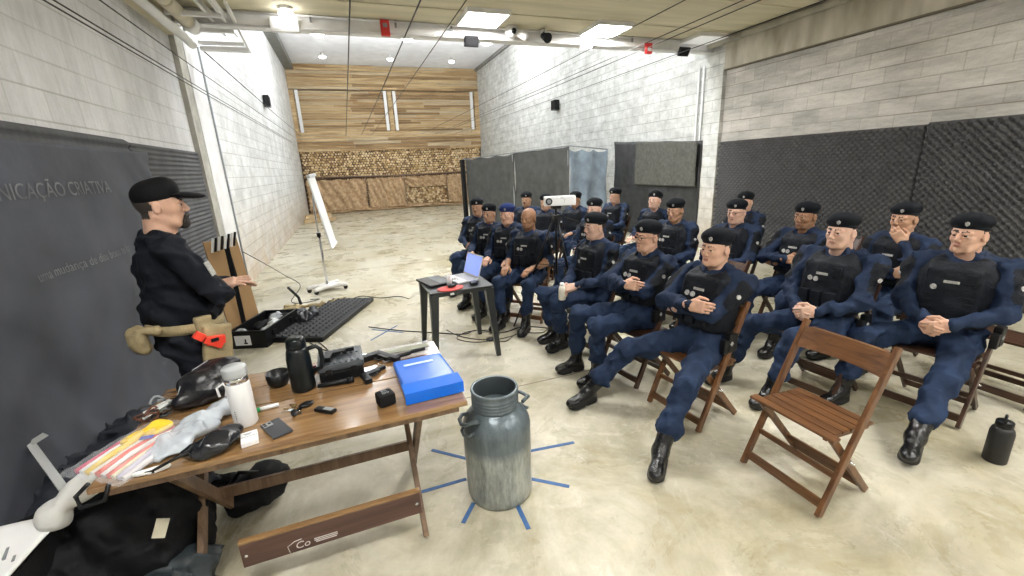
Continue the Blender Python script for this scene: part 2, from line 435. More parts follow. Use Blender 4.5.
bp = N.new('ShaderNodeBump'); bp.inputs['Strength'].default_value = 0.08; bp.inputs['Distance'].default_value = 0.01
L.new(noise(14, 6).outputs[0], bp.inputs['Height']); L.new(bp.outputs[0], b.inputs['Normal'])
mb = MB(); mb.box(((XL+XR)/2, (YB+YF)/2, -0.1), (XR-XL+0.6, YB-YF+0.6, 0.2), 0)
struct(mb.build('floor', fm))
# saw-cut joints in the slab
jm = mat('joint_filler', (0.22, 0.19, 0.14), 0.9)
mb = MB()
for y in (3.05, 8.6, 14.2): mb.box(((XL+XR)/2, y, 0.0005), (XR-XL, 0.009, 0.003), 0)
mb.box((3.0, 12.5, 0.0005), (0.009, 19.5, 0.003), 0)
struct(mb.build('trim_1', jm))

# ---- walls
wl_near = block_wall('painted_block_left', (0.70, 0.70, 0.71), (0.65, 0.65, 0.66), (0.59, 0.59, 0.585), bumps=0.5, smear=(1, 1.1, 0.35), dark=0.7, course=0.35)
wl_far = block_wall('painted_block_left_hall', (0.80, 0.81, 0.81), (0.72, 0.73, 0.73), (0.62, 0.62, 0.61), stain=(0.50, 0.33, 0.14), bumps=0.8, smear=(1, 1.4, 1.6), dark=0.68, course=0.25)
wr_near = block_wall('bare_block_right', (0.57, 0.55, 0.51), (0.46, 0.445, 0.41), (0.45, 0.43, 0.385), bumps=0.8, smear=(1, 0.5, 2.6), dark=0.52, course=0.9)
wr_far = block_wall('painted_block_right_hall', (0.66, 0.67, 0.65), (0.58, 0.59, 0.57), (0.49, 0.49, 0.47), stain=(0.5, 0.36, 0.2), bumps=1.0, smear=(1, 1.6, 2.2), dark=0.58, course=0.5)
plain = mat('plaster', (0.6, 0.6, 0.58), 0.9, var=0.1)
T_ = 0.2
mb = MB(); mb.box((XL-T_/2, (YF+YP)/2, ZC/2), (T_, YP-YF, ZC), 0); mb.box((XL-T_/2, (YP+YB)/2, ZH/2), (T_, YB-YP, ZH), 1)
struct(mb.build('wall_left', [wl_near, wl_far]))
mb = MB(); mb.box((XR+T_/2, (YF+6.6)/2, ZC/2), (T_, 6.6-YF, ZC), 0); mb.box((XR+T_/2, (6.6+YP)/2, ZC/2), (T_, YP-6.6, ZC), 1); mb.box((XR+T_/2, (YP+YB)/2, ZH/2), (T_, YB-YP, ZH), 1)
struct(mb.build('wall_right', [wr_near, wr_far]))
mb = MB(); mb.box(((XL+XR)/2, YF-T_/2, ZC/2), (XR-XL+0.4, T_, ZC), 0); struct(mb.build('wall_front', plain))
mb = MB(); mb.box(((XL+XR)/2, YB+T_/2+0.25, ZH/2), (XR-XL+0.4, T_, ZH), 0); struct(mb.build('wall_back', plain))
mb = MB(); mb.box(((XL+XR)/2, YP+0.1, (ZC+ZH)/2+0.13), (XR-XL+0.2, 0.2, ZH-ZC-0.06), 0); struct(mb.build('wall_over_beam', plain))

# near ceiling: concrete slab, joist shadow lines put in as strips and colour streaks
cm = mat('slab_concrete', (0.64, 0.59, 0.44), 0.85, var=0.12, vscale=2.5, bump=0.3, bscale=10, stretch=(0.3, 3.0, 1))
mb = MB(); mb.box(((XL+XR)/2, (YF+YP)/2, ZC+0.1), (XR-XL+0.4, YP-YF+0.4, 0.2), 0)
for y in (0.4, 1.6, 2.8, 4.0, 5.2, 6.35): mb.box(((XL+XR)/2, y, ZC-0.006), (XR-XL, 0.04, 0.014), 0)
struct(mb.build('ceiling', cm))
# hall ceiling: white corrugated sheet, ribs across the hall
sheet = mat('white_corrugated_sheet', (0.88, 0.89, 0.92), 0.45, var=0.06, vscale=3)
mb = MB(); n = int((YB-YP)/0.085)
pr = []
for i in range(n):
    y = YP+0.2+i*0.085; pr += [(y, ZH), (y+0.03, ZH), (y+0.042, ZH-0.035), (y+0.072, ZH-0.035)]
vs = [(XL-0.1, y, z) for y, z in pr]+[(XR+0.1, y, z) for y, z in pr]; k = len(pr)
mb.add(vs, [(i, i+1, k+i+1, k+i) for i in range(k-1)], 0)
mb.box(((XL+XR)/2, (YP+YB)/2, ZH+0.06), (XR-XL+0.4, YB-YP+0.5, 0.1), 0)
struct(mb.build('ceiling_hall', sheet))
grm = mat('dark_grey_steel', (0.22, 0.23, 0.22), 0.6, var=0.2)
mb = MB(); mb.box((XL+0.16, (YP+YB)/2+0.1, ZH-0.16), (0.34, YB-YP-0.3, 0.24), 0); struct(mb.build('trim_2', grm))
mb = MB(); mb.box((XR-0.05, (YP+YB)/2+0.1, ZH-0.09), (0.1, YB-YP-0.3, 0.12), 0); struct(mb.build('trim_3', grm))

# columns
colm = mat('grey_column_concrete', (0.42, 0.41, 0.36), 0.85, var=0.2, vscale=6, bump=0.4, bscale=18)
whm = mat('white_column_paint', (0.80, 0.80, 0.80), 0.7, var=0.08, vscale=5, bump=0.3, bscale=18)
mb = MB(); mb.box((XL+0.02, 7.14, ZC/2+0.0), (0.08, 0.28, ZC), 0); mb.box((XL+0.02, 7.60, 1.9), (0.10, 0.64, 3.8), 1); struct(mb.build('pillar_left', [colm, whm]))
mb = MB(); mb.box((XR-0.03, 6.78, 1.66), (0.10, 0.36, 3.32), 0); struct(mb.build('pillar_right', wr_far))
# ledge along the bare right wall
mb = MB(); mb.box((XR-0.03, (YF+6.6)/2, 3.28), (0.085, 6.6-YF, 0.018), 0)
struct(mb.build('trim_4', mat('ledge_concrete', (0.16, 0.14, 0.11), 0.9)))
mb = MB(); mb.box((XR-0.035, (YF+6.6)/2, 3.50), (0.07, 6.6-YF, 0.42), 0); struct(mb.build('trim_5', mat('stained_ring_beam', (0.54, 0.51, 0.44), 0.85, col2=(0.30, 0.27, 0.20), vscale=2.4, stretch=(1, 1.6, 0.5), bump=0.4, bscale=12)))
# white-painted beam with its conduits where the slab ends
mb = MB(); mb.box(((XL+XR)/2, YP, 3.72), (XR-XL, 0.16, 0.16), 0); struct(mb.build('beam', whm))
mb = MB(); mb.tube([(XL, YP-0.11, 3.80), (XR, YP-0.11, 3.80)], 0.014, 0); mb.tube([(XL, YP-0.10, 3.655), (XR, YP-0.10, 3.655)], 0.011, 0)
o = mb.build('conduit', M['white']); tag(o, 'pair of thin white conduits running along the long white beam', 'conduit')

# ---- back wall of the hall: planks above, cut log ends below
WOODS = [wood('plank_%d' % i, c1, c2, 0, 0.8, 0.35) for i, (c1, c2) in enumerate((
    ((0.56, 0.40, 0.21), (0.27, 0.16, 0.07)), ((0.64, 0.49, 0.28), (0.36, 0.23, 0.11)), ((0.42, 0.28, 0.14), (0.17, 0.10, 0.045)), ((0.62, 0.50, 0.33), (0.36, 0.27, 0.16))))]
random.seed(5)
mb = MB()
def planks(x0, x1, z0, z1, y, h):
    z = z0
    while z < z1-0.02:
        hh = min(h*random.uniform(0.85, 1.1), z1-z); x = x0
        while x < x1-0.01:
            w = min(random.uniform(1.6, 3.4), x1-x)
            mb.box((x+w/2, y-random.uniform(0, 0.025), z+hh/2), (w-0.008, 0.05, hh-0.016), random.choice((0, 1, 1, 2, 3)))
            x += w
        z += hh
planks(XL, XR, 5.40, 6.42, YB-0.10, 0.125)
planks(XL, XR, 2.78, 3.62, YB-0.12, 0.15)
planks(XL+0.1, XR-0.1, 3.62, 5.40, YB+0.02, 0.11)
for x0, x1 in ((XL, -1.62), (2.32, 2.50), (6.48, XR)): mb.box(((x0+x1)/2, YB-0.12, 4.5), (x1-x0, 0.07, 1.76), 1)
struct(mb.build('timber_wall', WOODS))
for i, (x, z0) in enumerate(((-1.50, 3.6), (2.20, 3.65), (2.62, 3.65), (6.33, 3.65))):
    mb = MB(); mb.box((x, YB-0.14, (z0+5.36)/2), (0.13, 0.09, 5.36-z0), 0)
    tag(mb.build('white_post', M['white']), 'white upright strip on the timber wall, %s' % ('at its far left edge', 'left one of the middle pair', 'right one of the middle pair', 'at its right edge')[i], 'post', 'white strips on the timber wall')
# log ends
LG = [mat('log_end_%d' % i, c, 0.85, var=0.3, vscale=12) for i, c in enumerate(((0.62, 0.45, 0.24), (0.46, 0.30, 0.14), (0.74, 0.58, 0.36), (0.30, 0.18, 0.09), (0.10, 0.06, 0.035)))]
mb = MB(); mb.box(((XL+XR)/2, YB+0.04, 1.4), (XR-XL, 0.08, 2.8), 4)
def logs(x0, x1, z0, z1, r0, w, y=YB-0.03):
    z = z0+r0; row = 0
    while z < z1:
        x = x0+r0+(row % 2)*r0
        while x < x1:
            r = r0*random.uniform(0.7, 1.05); d = random.uniform(0, 0.09); ph = random.uniform(0, 6)
            px, pz = x+random.uniform(-.015, .015), z+random.uniform(-.015, .015); nn = 7
            vs = [(px+r*math.cos(ph+2*math.pi*k/nn), y-d, pz+r*math.sin(ph+2*math.pi*k/nn)) for k in range(nn)]
            vs += [(p[0], y+0.05, p[2]) for p in vs]
            mb.add(vs, [tuple(reversed(range(nn)))]+[(k, (k+1) % nn, nn+(k+1) % nn, nn+k) for k in range(nn)], random.choices((0, 1, 2, 3), w)[0])
            x += 2*r0
        z += r0*1.75; row += 1
logs(XL+0.03, XR-0.08, 1.62, 2.80, 0.062, (4, 3, 4, 1.2)); logs(XL+0.03, XR-0.08, 0, 1.55, 0.055, (2, 5, 1.5, 1.3))
logs(2.75, 4.7, 0.2, 0.98, 0.062, (2, 1, 6, 3), YB-0.12)
tag(mb.build('log_ends', LG), 'stacked brown cut log ends covering the lower back wall', 'logs', kind='stuff')
mud = mat('tan_burlap', (0.60, 0.44, 0.27), 0.95, col2=(0.33, 0.20, 0.10), vscale=9, bump=0.9, bscale=14)
def sack(x0, x1, z0, z1, lab):
    m_ = MB(); rr = random.Random(int(x0*10)+50)
    a = [rr.uniform(0, 6) for _ in range(4)]
    m_.grid(lambda u, v: (x0+(x1-x0)*u, YB-0.19-0.05*math.sin(u*17+a[0])*math.sin(v*9+a[1])-0.04*math.sin(u*41+v*11+a[2]), z0+(z1-z0)*v+0.03*math.sin(u*23+a[3])*(1 if v > .5 else 0)), 60, 24)
    vs = m_.v; 
    o = m_.build('burlap_sheet', mud); md = o.modifiers.new('thick', 'SOLIDIFY'); md.thickness = 0.02; md.offset = 1
    tag(o, lab, 'burlap', 'burlap over the log ends')
sack(-1.7, 0.85, 0.12, 1.52, 'brown burlap sheet on the log wall, beside the left wall'); sack(0.95, 2.65, 0.12, 1.5, 'brown burlap sheet on the log wall, left of the bare pale logs')
sack(4.78, 6.6, 0.12, 1.5, 'brown burlap sheet on the log wall, right of the bare pale logs'); sack(2.7, 4.74, 1.0, 1.5, 'short brown burlap strip above the bare pale logs')
sack(-1.7, 6.6, 0.02, 0.22, 'low brown burlap roll lying along the foot of the log wall')
mb = MB(); mb.tube([(XL, YB-0.26, 1.68), (2.4, YB-0.26, 1.60), (XR, YB-0.26, 1.64)], 0.028, 0)
for x in (0.9, 2.68, 4.76): mb.tube([(x, YB-0.27, 0.2), (x-0.02, YB-0.27, 1.62)], 0.018, 0)
tag(mb.build('target_rail', mat('rusty_rail', (0.22, 0.15, 0.11), 0.8)), 'dark rusty rail running along the middle of the log wall', 'rail')
mb = MB()
for i, (x, z, dx) in enumerate(((-1.3, 0.09, 1.2), (-1.35, 0.24, 1.0))): mb.bar((x-dx/2+0.2, 18.3+0.15*i, z), (x+dx/2+0.1, 18.6+0.1*i, z), 0.16, 0.13, 0)
tag(mb.build('timber_offcuts', WOODS[1]), 'short pile of timber offcuts on the floor by the left wall', 'timber')

# ---- egg-crate foam on both side walls
foam = mat('charcoal_acoustic_foam', (0.060, 0.060, 0.061), 0.8, var=0.12, vscale=5)
foam_l = mat('grey_ribbed_foam', (0.085, 0.087, 0.092), 0.85, var=0.2, vscale=5)
def foam_panel(name, x, sgn, y0, y1, z0, z1, p, amp, lab, step, horiz=False):
    ny, nz = int((y1-y0)/step), int((z1-z0)/step)
    Y, Z = np.meshgrid(np.linspace(y0, y1, ny+1), np.linspace(z0, z1, nz+1), indexing='ij')
    if horiz: H = 0.5+0.5*np.sin(Z*2*math.pi/p)*(0.75+0.25*np.sin(Y*2*math.pi/p))
    else: H = np.clip(0.5+0.42*np.sin((Y-Z)*2*math.pi/p)+0.16*np.sin((Y+Z)*2*math.pi/p), 0, 1)
    X = x+sgn*(0.02+amp*H)
    edge = (Y <= y0+1e-6) | (Y >= y1-1e-6) | (Z <= z0+1e-6) | (Z >= z1-1e-6); X = np.where(edge, x, X)
    V = np.stack([X, Y, Z], -1).reshape(-1, 3); I = np.arange((ny+1)*(nz+1)).reshape(ny+1, nz+1)
    Q = np.stack([I[:-1, :-1], I[1:, :-1], I[1:, 1:], I[:-1, 1:]], -1).reshape(-1, 4)
    if sgn < 0: Q = Q[:, ::-1]
    o = np_mesh(name, V, Q, np.zeros(len(Q), int), [foam_l if horiz else foam]); return tag(o, lab, 'foam panel')
foam_panel('foam_panel', XR, -1, 3.42, 6.58, 0.0, 2.05, 0.085, 0.06, 'charcoal egg-crate foam sheet on the right wall beside the pillar', 0.0145)
foam_panel('foam_panel', XR, -1, -0.5, 3.415, 0.0, 2.07, 0.085, 0.06, 'charcoal egg-crate foam sheet on the right wall behind the nearest seated men', 0.0145)
foam_panel('foam_panel', XL, 1, 5.0, 6.99, 0.0, 2.14, 0.05, 0.022, 'charcoal ribbed foam sheet on the left wall beside the white column', 0.0085, True)
foam_panel('foam_panel', XL, 1, 1.0, 4.98, 0.0, 2.16, 0.075, 0.03, 'charcoal foam sheet on the left wall behind the hanging lettered cloth', 0.018, True)

# ---- hanging cloths
cloth = mat('charcoal_cloth', (0.055, 0.060, 0.076), 0.75, var=0.25, vscale=2.5, bump=0.4, bscale=9)
grey_screen = mat('grey_screen_cloth', (0.062, 0.063, 0.060), 0.7, var=0.3, vscale=5, bump=0.35, bscale=14)
net_patch = mat('olive_grey_net_patch', (0.10, 0.10, 0.085), 0.8, col2=(0.055, 0.055, 0.047), vscale=16, bump=0.3, bscale=30)
shade = mat('black_shade_net', (0.028, 0.029, 0.029), 0.6, var=0.45, vscale=7, bump=0.35, bscale=22)
bluec = mat('blue_grey_tarp', (0.27, 0.33, 0.39), 0.35, var=0.3, vscale=4, bump=0.6, bscale=6)
def dfun(y, z):     # lettered cloth, bellies out and gathers toward the floor
    t = max(0, min(1, (2.08-z)/2.0)); u = y
    x = XL+0.105+0.07*t+0.16*t**3+0.034*math.sin(u*3.1+z*1.7)*t+0.020*math.sin(u*7+z*5)*t+0.034*math.sin(z*6+u*2.4)*t*t+0.012*math.sin(u*13-z*9+2*math.sin(z*4))*t+0.018*math.sin(z*3.3-u*4.1+0.5)*t
    g = max(0, (y-4.55))*1.6
    x += 0.035*math.sin((y*0.8+z)*26)*min(1, g)*min(1, t*3)
    return x
def dpos(u, v):
    z = 0.10+(2.03-0.10)*v; yr = 5.12-0.42*(1-v)-0.25*math.sin(v*3.1)*0.3
    y = 1.2+(yr-1.2)*u; z2 = z+(0.02*u)*v
    return (dfun(y, z2), y, z2)
mb = MB(); mb.grid(dpos, 170, 80, 0)
drape = mb.build('lettered_drape', cloth); md = drape.modifiers.new('thick', 'SOLIDIFY'); md.thickness = 0.006
tag(drape, 'large charcoal cloth with faint lettering hanging on the left wall', 'drape')
let = mat('faded_lettering', (0.15, 0.155, 0.165), 0.8, var=0.4, vscale=9)
def on_drape(p): return Vector((dfun(p.y, p.z)+0.008, p.y, p.z))
Mt = Matrix(((0, 0, 1, 0), (1, 0, 0, 3.42), (0, 1, 0, 1.76), (0, 0, 0, 1)))
text_mesh('lettering', 'COMUNICAÇÃO CRIATIVA', 0.125, let, Mt, drape, remap=on_drape, ext=0.0)
Mt2 = Matrix(((0, 0, 1, 0), (1, 0, 0, 3.62), (0, 1, 0, 1.30), (0, 0, 0, 1)))
text_mesh('lettering', 'uma mudança de dias bons te faz', 0.082, let, Mt2, drape, remap=on_drape, ext=0.0)

def hang(name, m, p0, p1, z0, z1, lab, sag=0.03, fold=0.03, fr=20, th=0.008, lean=0.0, sd=0):
    """cloth hung between two top points, p = (x, y, ztop)"""
    a, b_ = Vector(p0), Vector(p1); d = (b_-a); nx = Vector((-d.y, d.x, 0)).normalized()
    def fn(u, v):
        top = a.lerp(b_, u).z-sag*math.sin(math.pi*((u*3) % 1)); z = z0+(top-z0)*v
        q = a.lerp(b_, u); off = fold*math.sin(u*fr+sd+(1-v)*2)*(0.25+0.75*(1-v))+0.4*fold*math.sin(v*9+u*11+sd)+lean*(1-v)
        return (q.x+nx.x*off, q.y+nx.y*off, z)
    mb = MB(); mb.grid(fn, 60, 30, 0); o = mb.build(name, m)
    md = o.modifiers.new('thick', 'SOLIDIFY'); md.thickness = th
    return tag(o, lab, 'drape')
hang('hanging_tarp', shade, (6.6, 10.0, 2.27), (6.6, 6.98, 2.10), 0.03, 0, 'black shade-net sheet hanging on the right hall wall beside the pillar', 0.01, 0.035, 26, sd=1)
hang('hanging_tarp', net_patch, (6.53, 9.0, 2.20), (6.53, 7.02, 2.08), 1.22, 0, 'added grey-olive patch for the lighter see-through part of the black net', 0.0, 0.012, 22, sd=2)  # added patch, stands in for the paler see-through area of the net
hang('hanging_tarp', grey_screen, (3.72, 14.2, 2.08), (4.55, 11.9, 2.13), 0.02, 0, 'grey-black screen cloth, far half of the partition standing out from the wall', 0.05, 0.04, 18)
hang('hanging_tarp', grey_screen, (4.56, 11.9, 2.15), (5.26, 9.93, 2.19), 0.02, 0, 'grey-black screen cloth, near half of the partition standing out from the wall', 0.02, 0.03, 15, sd=2)
hang('hanging_tarp', bluec, (5.27, 9.97, 2.13), (6.6, 10.37, 2.09), 0.02, 0, 'blue-grey shiny tarp closing the partition against the right wall', 0.06, 0.07, 13, sd=4)
mb = MB()
mb.box((3.66, 14.35, 1.03), (0.09, 0.32, 2.06), 0, 0.02); tag(mb.build('screen_board', M['black_matte']), 'narrow black board standing at the far end of the screen partition', 'board')
mb = MB()
mb.tube([(3.65, 14.3, 2.06), (4.5, 12.0, 2.14), (5.26, 9.92, 2.20), (6.65, 10.4, 2.10)], 0.014, 0)
for p in ((3.7, 14.25), (4.53, 11.97), (5.26, 9.98)): mb.tube([(p[0], p[1], 0), (p[0], p[1], 2.1)], 0.02, 0)
tag(mb.build('partition_frame', M['grey']), 'thin grey pole frame that carries the screen cloths', 'frame')
# crumpled pieces at the foot of the cloth by the pillar
F = Field()
for i in range(7): F.ell((6.42+0.06*math.sin(i*2.1), 6.95+0.11*i, 0.08), (0.12, 0.12, 0.09), None, 0.05)
tag(field_obj('crumpled_plastic', F, 0.02, [M['clear'] if False else bluec], wr=0.03), 'crumpled grey tarp heap on the floor at the pillar foot', 'tarp')

# ---- pipes and duct hardware at the top left
pipem = mat('beige_pipe', (0.62, 0.56, 0.42), 0.5, var=0.1)
mb = MB(); mb.tube([(-1.50, YF+0.05, 3.60), (-1.50, 6.75, 3.60)], 0.075, 0, 16)
for y in (1.2, 3.6, 5.95): mb.tube([(-1.50, y, 3.60), (-1.50, y+0.06, 3.60)], 0.083, 0, 16)
mb.tube([(-1.50, 6.7, 3.60), (-1.50, 6.95, 3.60)], 0.088, 1, 16)
tag(mb.build('drain_pipe', [pipem, M['white']]), 'thick beige pipe with a white end under the slab at top left', 'pipe')
mb = MB(); mb.tube([(-1.66, YF+0.05, 3.52), (-1.66, 4.6, 3.52), (-1.64, 5.8, 3.50), (-1.56, 6.75, 3.42), (-1.55, 6.95, 3.40)], 0.05, 0, 8)
tag(mb.build('trunking', M['white']), 'white trunking running beside the beige pipe at top left', 'trunking')
mb = MB(); mb.box((XL+0.04, 2.0, 3.66), (0.1, 9.9, 0.32), 0); struct(mb.build('trim_6', pipem))
mb = MB(); mb.bar((-1.28, 2.0, 3.72), (-1.28, 7.6, 3.72), 0.035, 0.09, 0); mb.bar((-1.14, 2.0, 3.72), (-1.14, 7.6, 3.72), 0.035, 0.09, 0)
for y in (6.3, 6.9, 7.5): mb.bar((-1.60, y, 3.56), (-1.06, y, 3.56), 0.05, 0.04, 0)
mb.bar((-1.6, 7.55, 3.50), (-1.02, 7.55, 3.50), 0.09, 0.05, 0); mb.bar((-1.05, 6.6, 3.8), (-1.02, 7.6, 3.5), 0.03, 0.05, 0)
tag(mb.build('carriage_rail', M['white']), 'white steel rail frame of the target carriage at top left', 'rail')
mb = MB(); mb.tube([(XL+0.09, 7.92, 0.05), (XL+0.09, 7.92, 3.6)], 0.014, 0)
tag(mb.build('wall_conduit', M['grey']), 'thin grey conduit running down the edge of the white left column', 'conduit')
mb = MB(); mb.tube([(XR-0.03, 7.12, 0.2), (XR-0.03, 7.12, 3.45)], 0.016, 0); mb.tube([(XR-0.03, 7.24, 0.2), (XR-0.03, 7.24, 3.45)], 0.016, 0)
tag(mb.build('wall_conduit', M['white']), 'two thin white conduits running down the right hall wall', 'conduit')
mb = MB(); mb.tube([(XR-0.12, YF+0.1, 3.74), (XR-0.12, 6.95, 3.74)], 0.05, 0, 12)
for y in (0.5, 2.5, 4.5, 6.2): mb.tube([(XR-0.12, y, 3.74), (XR-0.12, y+0.06, 3.74)], 0.058, 0, 12)
tag(mb.build('wall_pipe', mat('dusty_grey_pipe', (0.38, 0.36, 0.30), 0.6, var=0.3, vscale=3)), 'dusty grey pipe running under the slab along the right wall', 'pipe')

# target-carriage wires running down the range
WZ = 3.45
for i, (x, z, y0, y1, lab) in enumerate((
    (0.28, WZ, YF, 22.2, 'leftmost of the three overhead wires running to the back wall'),
    (0.95, WZ, YF, 22.0, 'middle one of the three overhead wires running to the back wall'),
    (1.40, WZ, YF, 22.0, 'rightmost of the three overhead wires running to the back wall'),
    (3.71, WZ, YF, 22.0, 'overhead wire passing in front of the middle ceiling light'),
    (4.38, WZ, YF, 22.0, 'overhead wire, left one of the close pair near the right wall'),
    (4.58, WZ, YF, 22.0, 'overhead wire, right one of the close pair near the right wall'),
    (5.35, WZ, YF, 22.0, 'overhead wire nearest to the right wall'),
    (-1.62, 2.93, YF, 18.0, 'lower of the long wires crossing the left wall'),
    (-1.62, 2.97, YF, 18.0, 'wire just above the lowest one crossing the left wall'),
    (-1.55, 3.14, YF, 18.0, 'highest long wire crossing the bare left wall'),
    (-1.60, 3.50, 7.5, 22.2, 'thick dark wire starting at the white rail end on the left hall wall'))):
    mb = MB(); mb.tube([(x, y0+0.02, z), (x, (y0+y1)/2, z-0.03), (x, y1, z)], 0.009 if i in (0, 1, 10) else 0.006, 0, 5)
    tag(mb.build('range_wire', M['wire']), lab, 'wire', 'range carriage wires')

# ---- ceiling lights
def led(x, y, w, d, lab, on=True, rz=0.0, z=ZC):
    t = empty('ceiling_light', (x, y, z), rz, lab, 'ceiling light', 'square panel lights on the slab')
    mb = MB(); 
    for sx, sy, a, b_ in ((-1, 0, 0.03, d), (1, 0, 0.03, d), (0, -1, w, 0.03), (0, 1, w, 0.03)): mb.box((sx*w/2, sy*d/2, -0.03), (a, b_, 0.06), 0)
    mb.build('light_frame', M['white'], t)
    mb = MB(); mb.box((0, 0, -0.045), (w-0.02, d-0.02, 0.02), 0); mb.build('diffuser', M['lamp'] if on else offm, t)
offm = mat('faint_glow_diffuser', (0.8, 0.82, 0.82), 0.4, emit=((1, 1, 1), 0.25))  # faint emission put in so the switched-off panel looks pale
led(2.1, 6.5, 0.6, 0.6, 'bright square ceiling light, leftmost of the row along the slab edge')
led(4.16, 6.6, 0.6, 0.6, 'bright square ceiling light, middle of the row along the slab edge')
led(6.26, 6.78, 0.62, 0.62, 'unlit whitish square ceiling light, faint glow put in, beside the right wall', False)
for x, y, w in ((4.9, 0.3, 'above the large man at the right edge'), (4.9, -2.0, 'nearest to the front right corner'), (2.3, -1.6, 'behind the viewpoint'), (-0.4, 0.3, 'above the left end of the wooden table'), (2.4, 3.3, 'above the front row of men')): led(x, y, 0.6, 0.6, 'bright square ceiling light '+w)
t = empty('round_light', (-0.42, 6.72, ZC), 0, 'bright round lamp on the slab above the left end of the beam', 'ceiling light')
mb = MB(); mb.lathe([(0.09, 0), (0.09, -0.03), (0.06, -0.05)], 0, 20); mb.build('lamp_base', M['white'], t)
mb = MB(); mb.lathe([(0.07, -0.035), (0.09, -0.07), (0.07, -0.11), (0.001, -0.125)], 0, 20); mb.build('bulb', mat('round_lamp_glow', (1, 1, 1), 0.5, emit=((1, 0.98, 0.95), LAMP*0.2)), t)
halll = mat('hall_lamp_glow', (1, 1, 1), 0.5, emit=((0.97, 0.99, 1.0), LAMP*0.80))
for i, x in enumerate((-0.2, 2.4, 5.0)):
    for j, y in enumerate((20.2, 15.2, 8.4)):
        t = empty('hall_lamp', (x, y, ZH-0.03), 0, ('white lamp under the corrugated roof near the back wall, %s' % ('leftmost', 'middle', 'rightmost')[i]) if j == 0 else 'added unseen glowing globe under the corrugated roof, %s row, %s' % (('', 'middle', 'near')[j], ('left', 'centre', 'right')[i]), 'ceiling lamp', 'lamps under the corrugated roof')
        mb = MB(); mb.lathe([(0.05, 0), (0.10, -0.10), (0.13, -0.16)], 0, 16); mb.build('lamp_housing', M['white'], t)
        mb = MB(); r = 0.12
        if j == 0: mb.lathe([(r, -0.15), (r, -0.17), (r*0.6, -0.20), (0.001, -0.21)], 0, 16)
        else: mb.tube([(0, 0, -0.14), (0, 0, -0.20)], 0.03, 0); mb.lathe([(0.27*math.sin(a)+1e-5, -0.47+0.27*math.cos(a)) for a in [math.pi*i_/10 for i_ in range(11)]], 0, 20)  # big hidden globes added to brighten the hall and its ceiling
        mb.build('bulb', halll, t)

# ---- small fittings on the beam and walls
def flood(x, z, m, lab):
    t = empty('floodlight', (x, YP-0.10, z), 0, lab, 'floodlight')
    Mx = Matrix.Rotation(0.5, 4, 'X')
    mb = MB(); mb.box((0, -0.04, -0.04), (0.22, 0.05, 0.15), 0, 0.012, Mx); mb.build('housing', m, t)
    mb = MB(); mb.box((0, -0.068, -0.04), (0.18, 0.008, 0.11), 0, 0.0, Mx); mb.build('lens', M['black_matte'] if m == M['black'] else M['grey'], t)
    mb = MB(); mb.box((0, 0.02, 0.01), (0.05, 0.08, 0.04), 0, 0.0); mb.build('bracket', M['white'], t)
flood(2.04, 3.66, M['black'], 'dark grey floodlight under the beam beside the leftmost square light')
flood(4.0, 3.70, M['white'], 'pale floodlight under the beam below the middle square light')
flood(6.0, 3.68, M['black'], 'black floodlight at the right end of the beam')
t = empty('alarm_box', (0.80, YP-0.12, 3.71), 0, 'red alarm box hanging on the beam above the hall', 'alarm')
mb = MB(); mb.box((0, 0, 0), (0.12, 0.06, 0.20), 0, 0.008); mb.build('box', M['red'], t)
mb = MB(); mb.box((0, -0.033, 0.03), (0.06, 0.008, 0.05), 0, 0.002); mb.build('button', M['grey'], t)
t = empty('exit_sign', (5.23, YP-0.12, 3.64), 0, 'small red and white box on the beam near its right end', 'sign')
mb = MB(); mb.box((0, 0, 0), (0.12, 0.06, 0.17), 0, 0.008); mb.build('box', M['red'], t)
mb = MB(); mb.box((0, -0.033, -0.02), (0.08, 0.008, 0.05), 0); mb.build('label_plate', M['white'], t)
t = empty('emergency_lamp', (-0.47, YP-0.14, 3.67), 0, 'white emergency light box under the beam at left', 'lamp')
mb = MB(); mb.box((0, 0, 0), (0.34, 0.1, 0.17), 0, 0.02); mb.build('box', M['white'], t)
mb = MB(); mb.box((0, -0.052, -0.02), (0.28, 0.008, 0.08), 0, 0.003); mb.build('lens', M['paper'], t)
t = empty('dome_camera', (2.66, YP-0.2, 3.76), 0, 'white round security camera hanging on the beam', 'camera')
F = Field(); F.ell((0, 0, 0), (0.10, 0.08, 0.10), None, 0.02); F.cone((0, 0, 0), (0.0, 0.1, 0.07), 0.03, None, 0.01); F.cone((0.10, -0.02, -0.03), (0.2, -0.04, -0.08), 0.05, 0.06, 0.01)
field_obj('housing', F, 0.012, [M['white']], t)
mb = MB(); mb.lathe([(0.0001, 0.05), (0.03, 0.045), (0.045, 0)], 0, 14, M=Matrix.Translation((0.01, -0.06, -0.02)) @ Matrix.Rotation(math.pi/2, 4, 'X')); mb.build('lens', M['black'], t)
t = empty('spotlight', (3.2, YP-0.2, 3.70), 0, 'small black spotlight hanging on the beam beside the round camera', 'spotlight')
mb = MB(); mb.tube([(0, 0, 0.12), (0, 0, 0.04)], 0.012, 0); mb.tube([(0.0, 0.05, 0.03), (0.02, -0.10, -0.04)], 0.055, 0, 14, rs=[0.04, 0.075]); mb.build('housing', M['black'], t)
mb = MB(); mb.box((0, 0.04, 0.09), (0.05, 0.1, 0.04), 0); mb.build('bracket', M['white'], t)
for x, w in ((-0.15, 'right of the emergency light'), (1.75, 'left of the first floodlight'), (4.9, 'left of the small red and white box'), (0.95, 'right of the red alarm box')):
    mb = MB(); mb.box((x, YP-0.11, 3.775), (0.025, 0.02, 0.09), 0); tag(mb.build('beam_clip', M['grey']), 'small grey conduit clip on the beam, '+w, 'clip', 'clips on the beam')
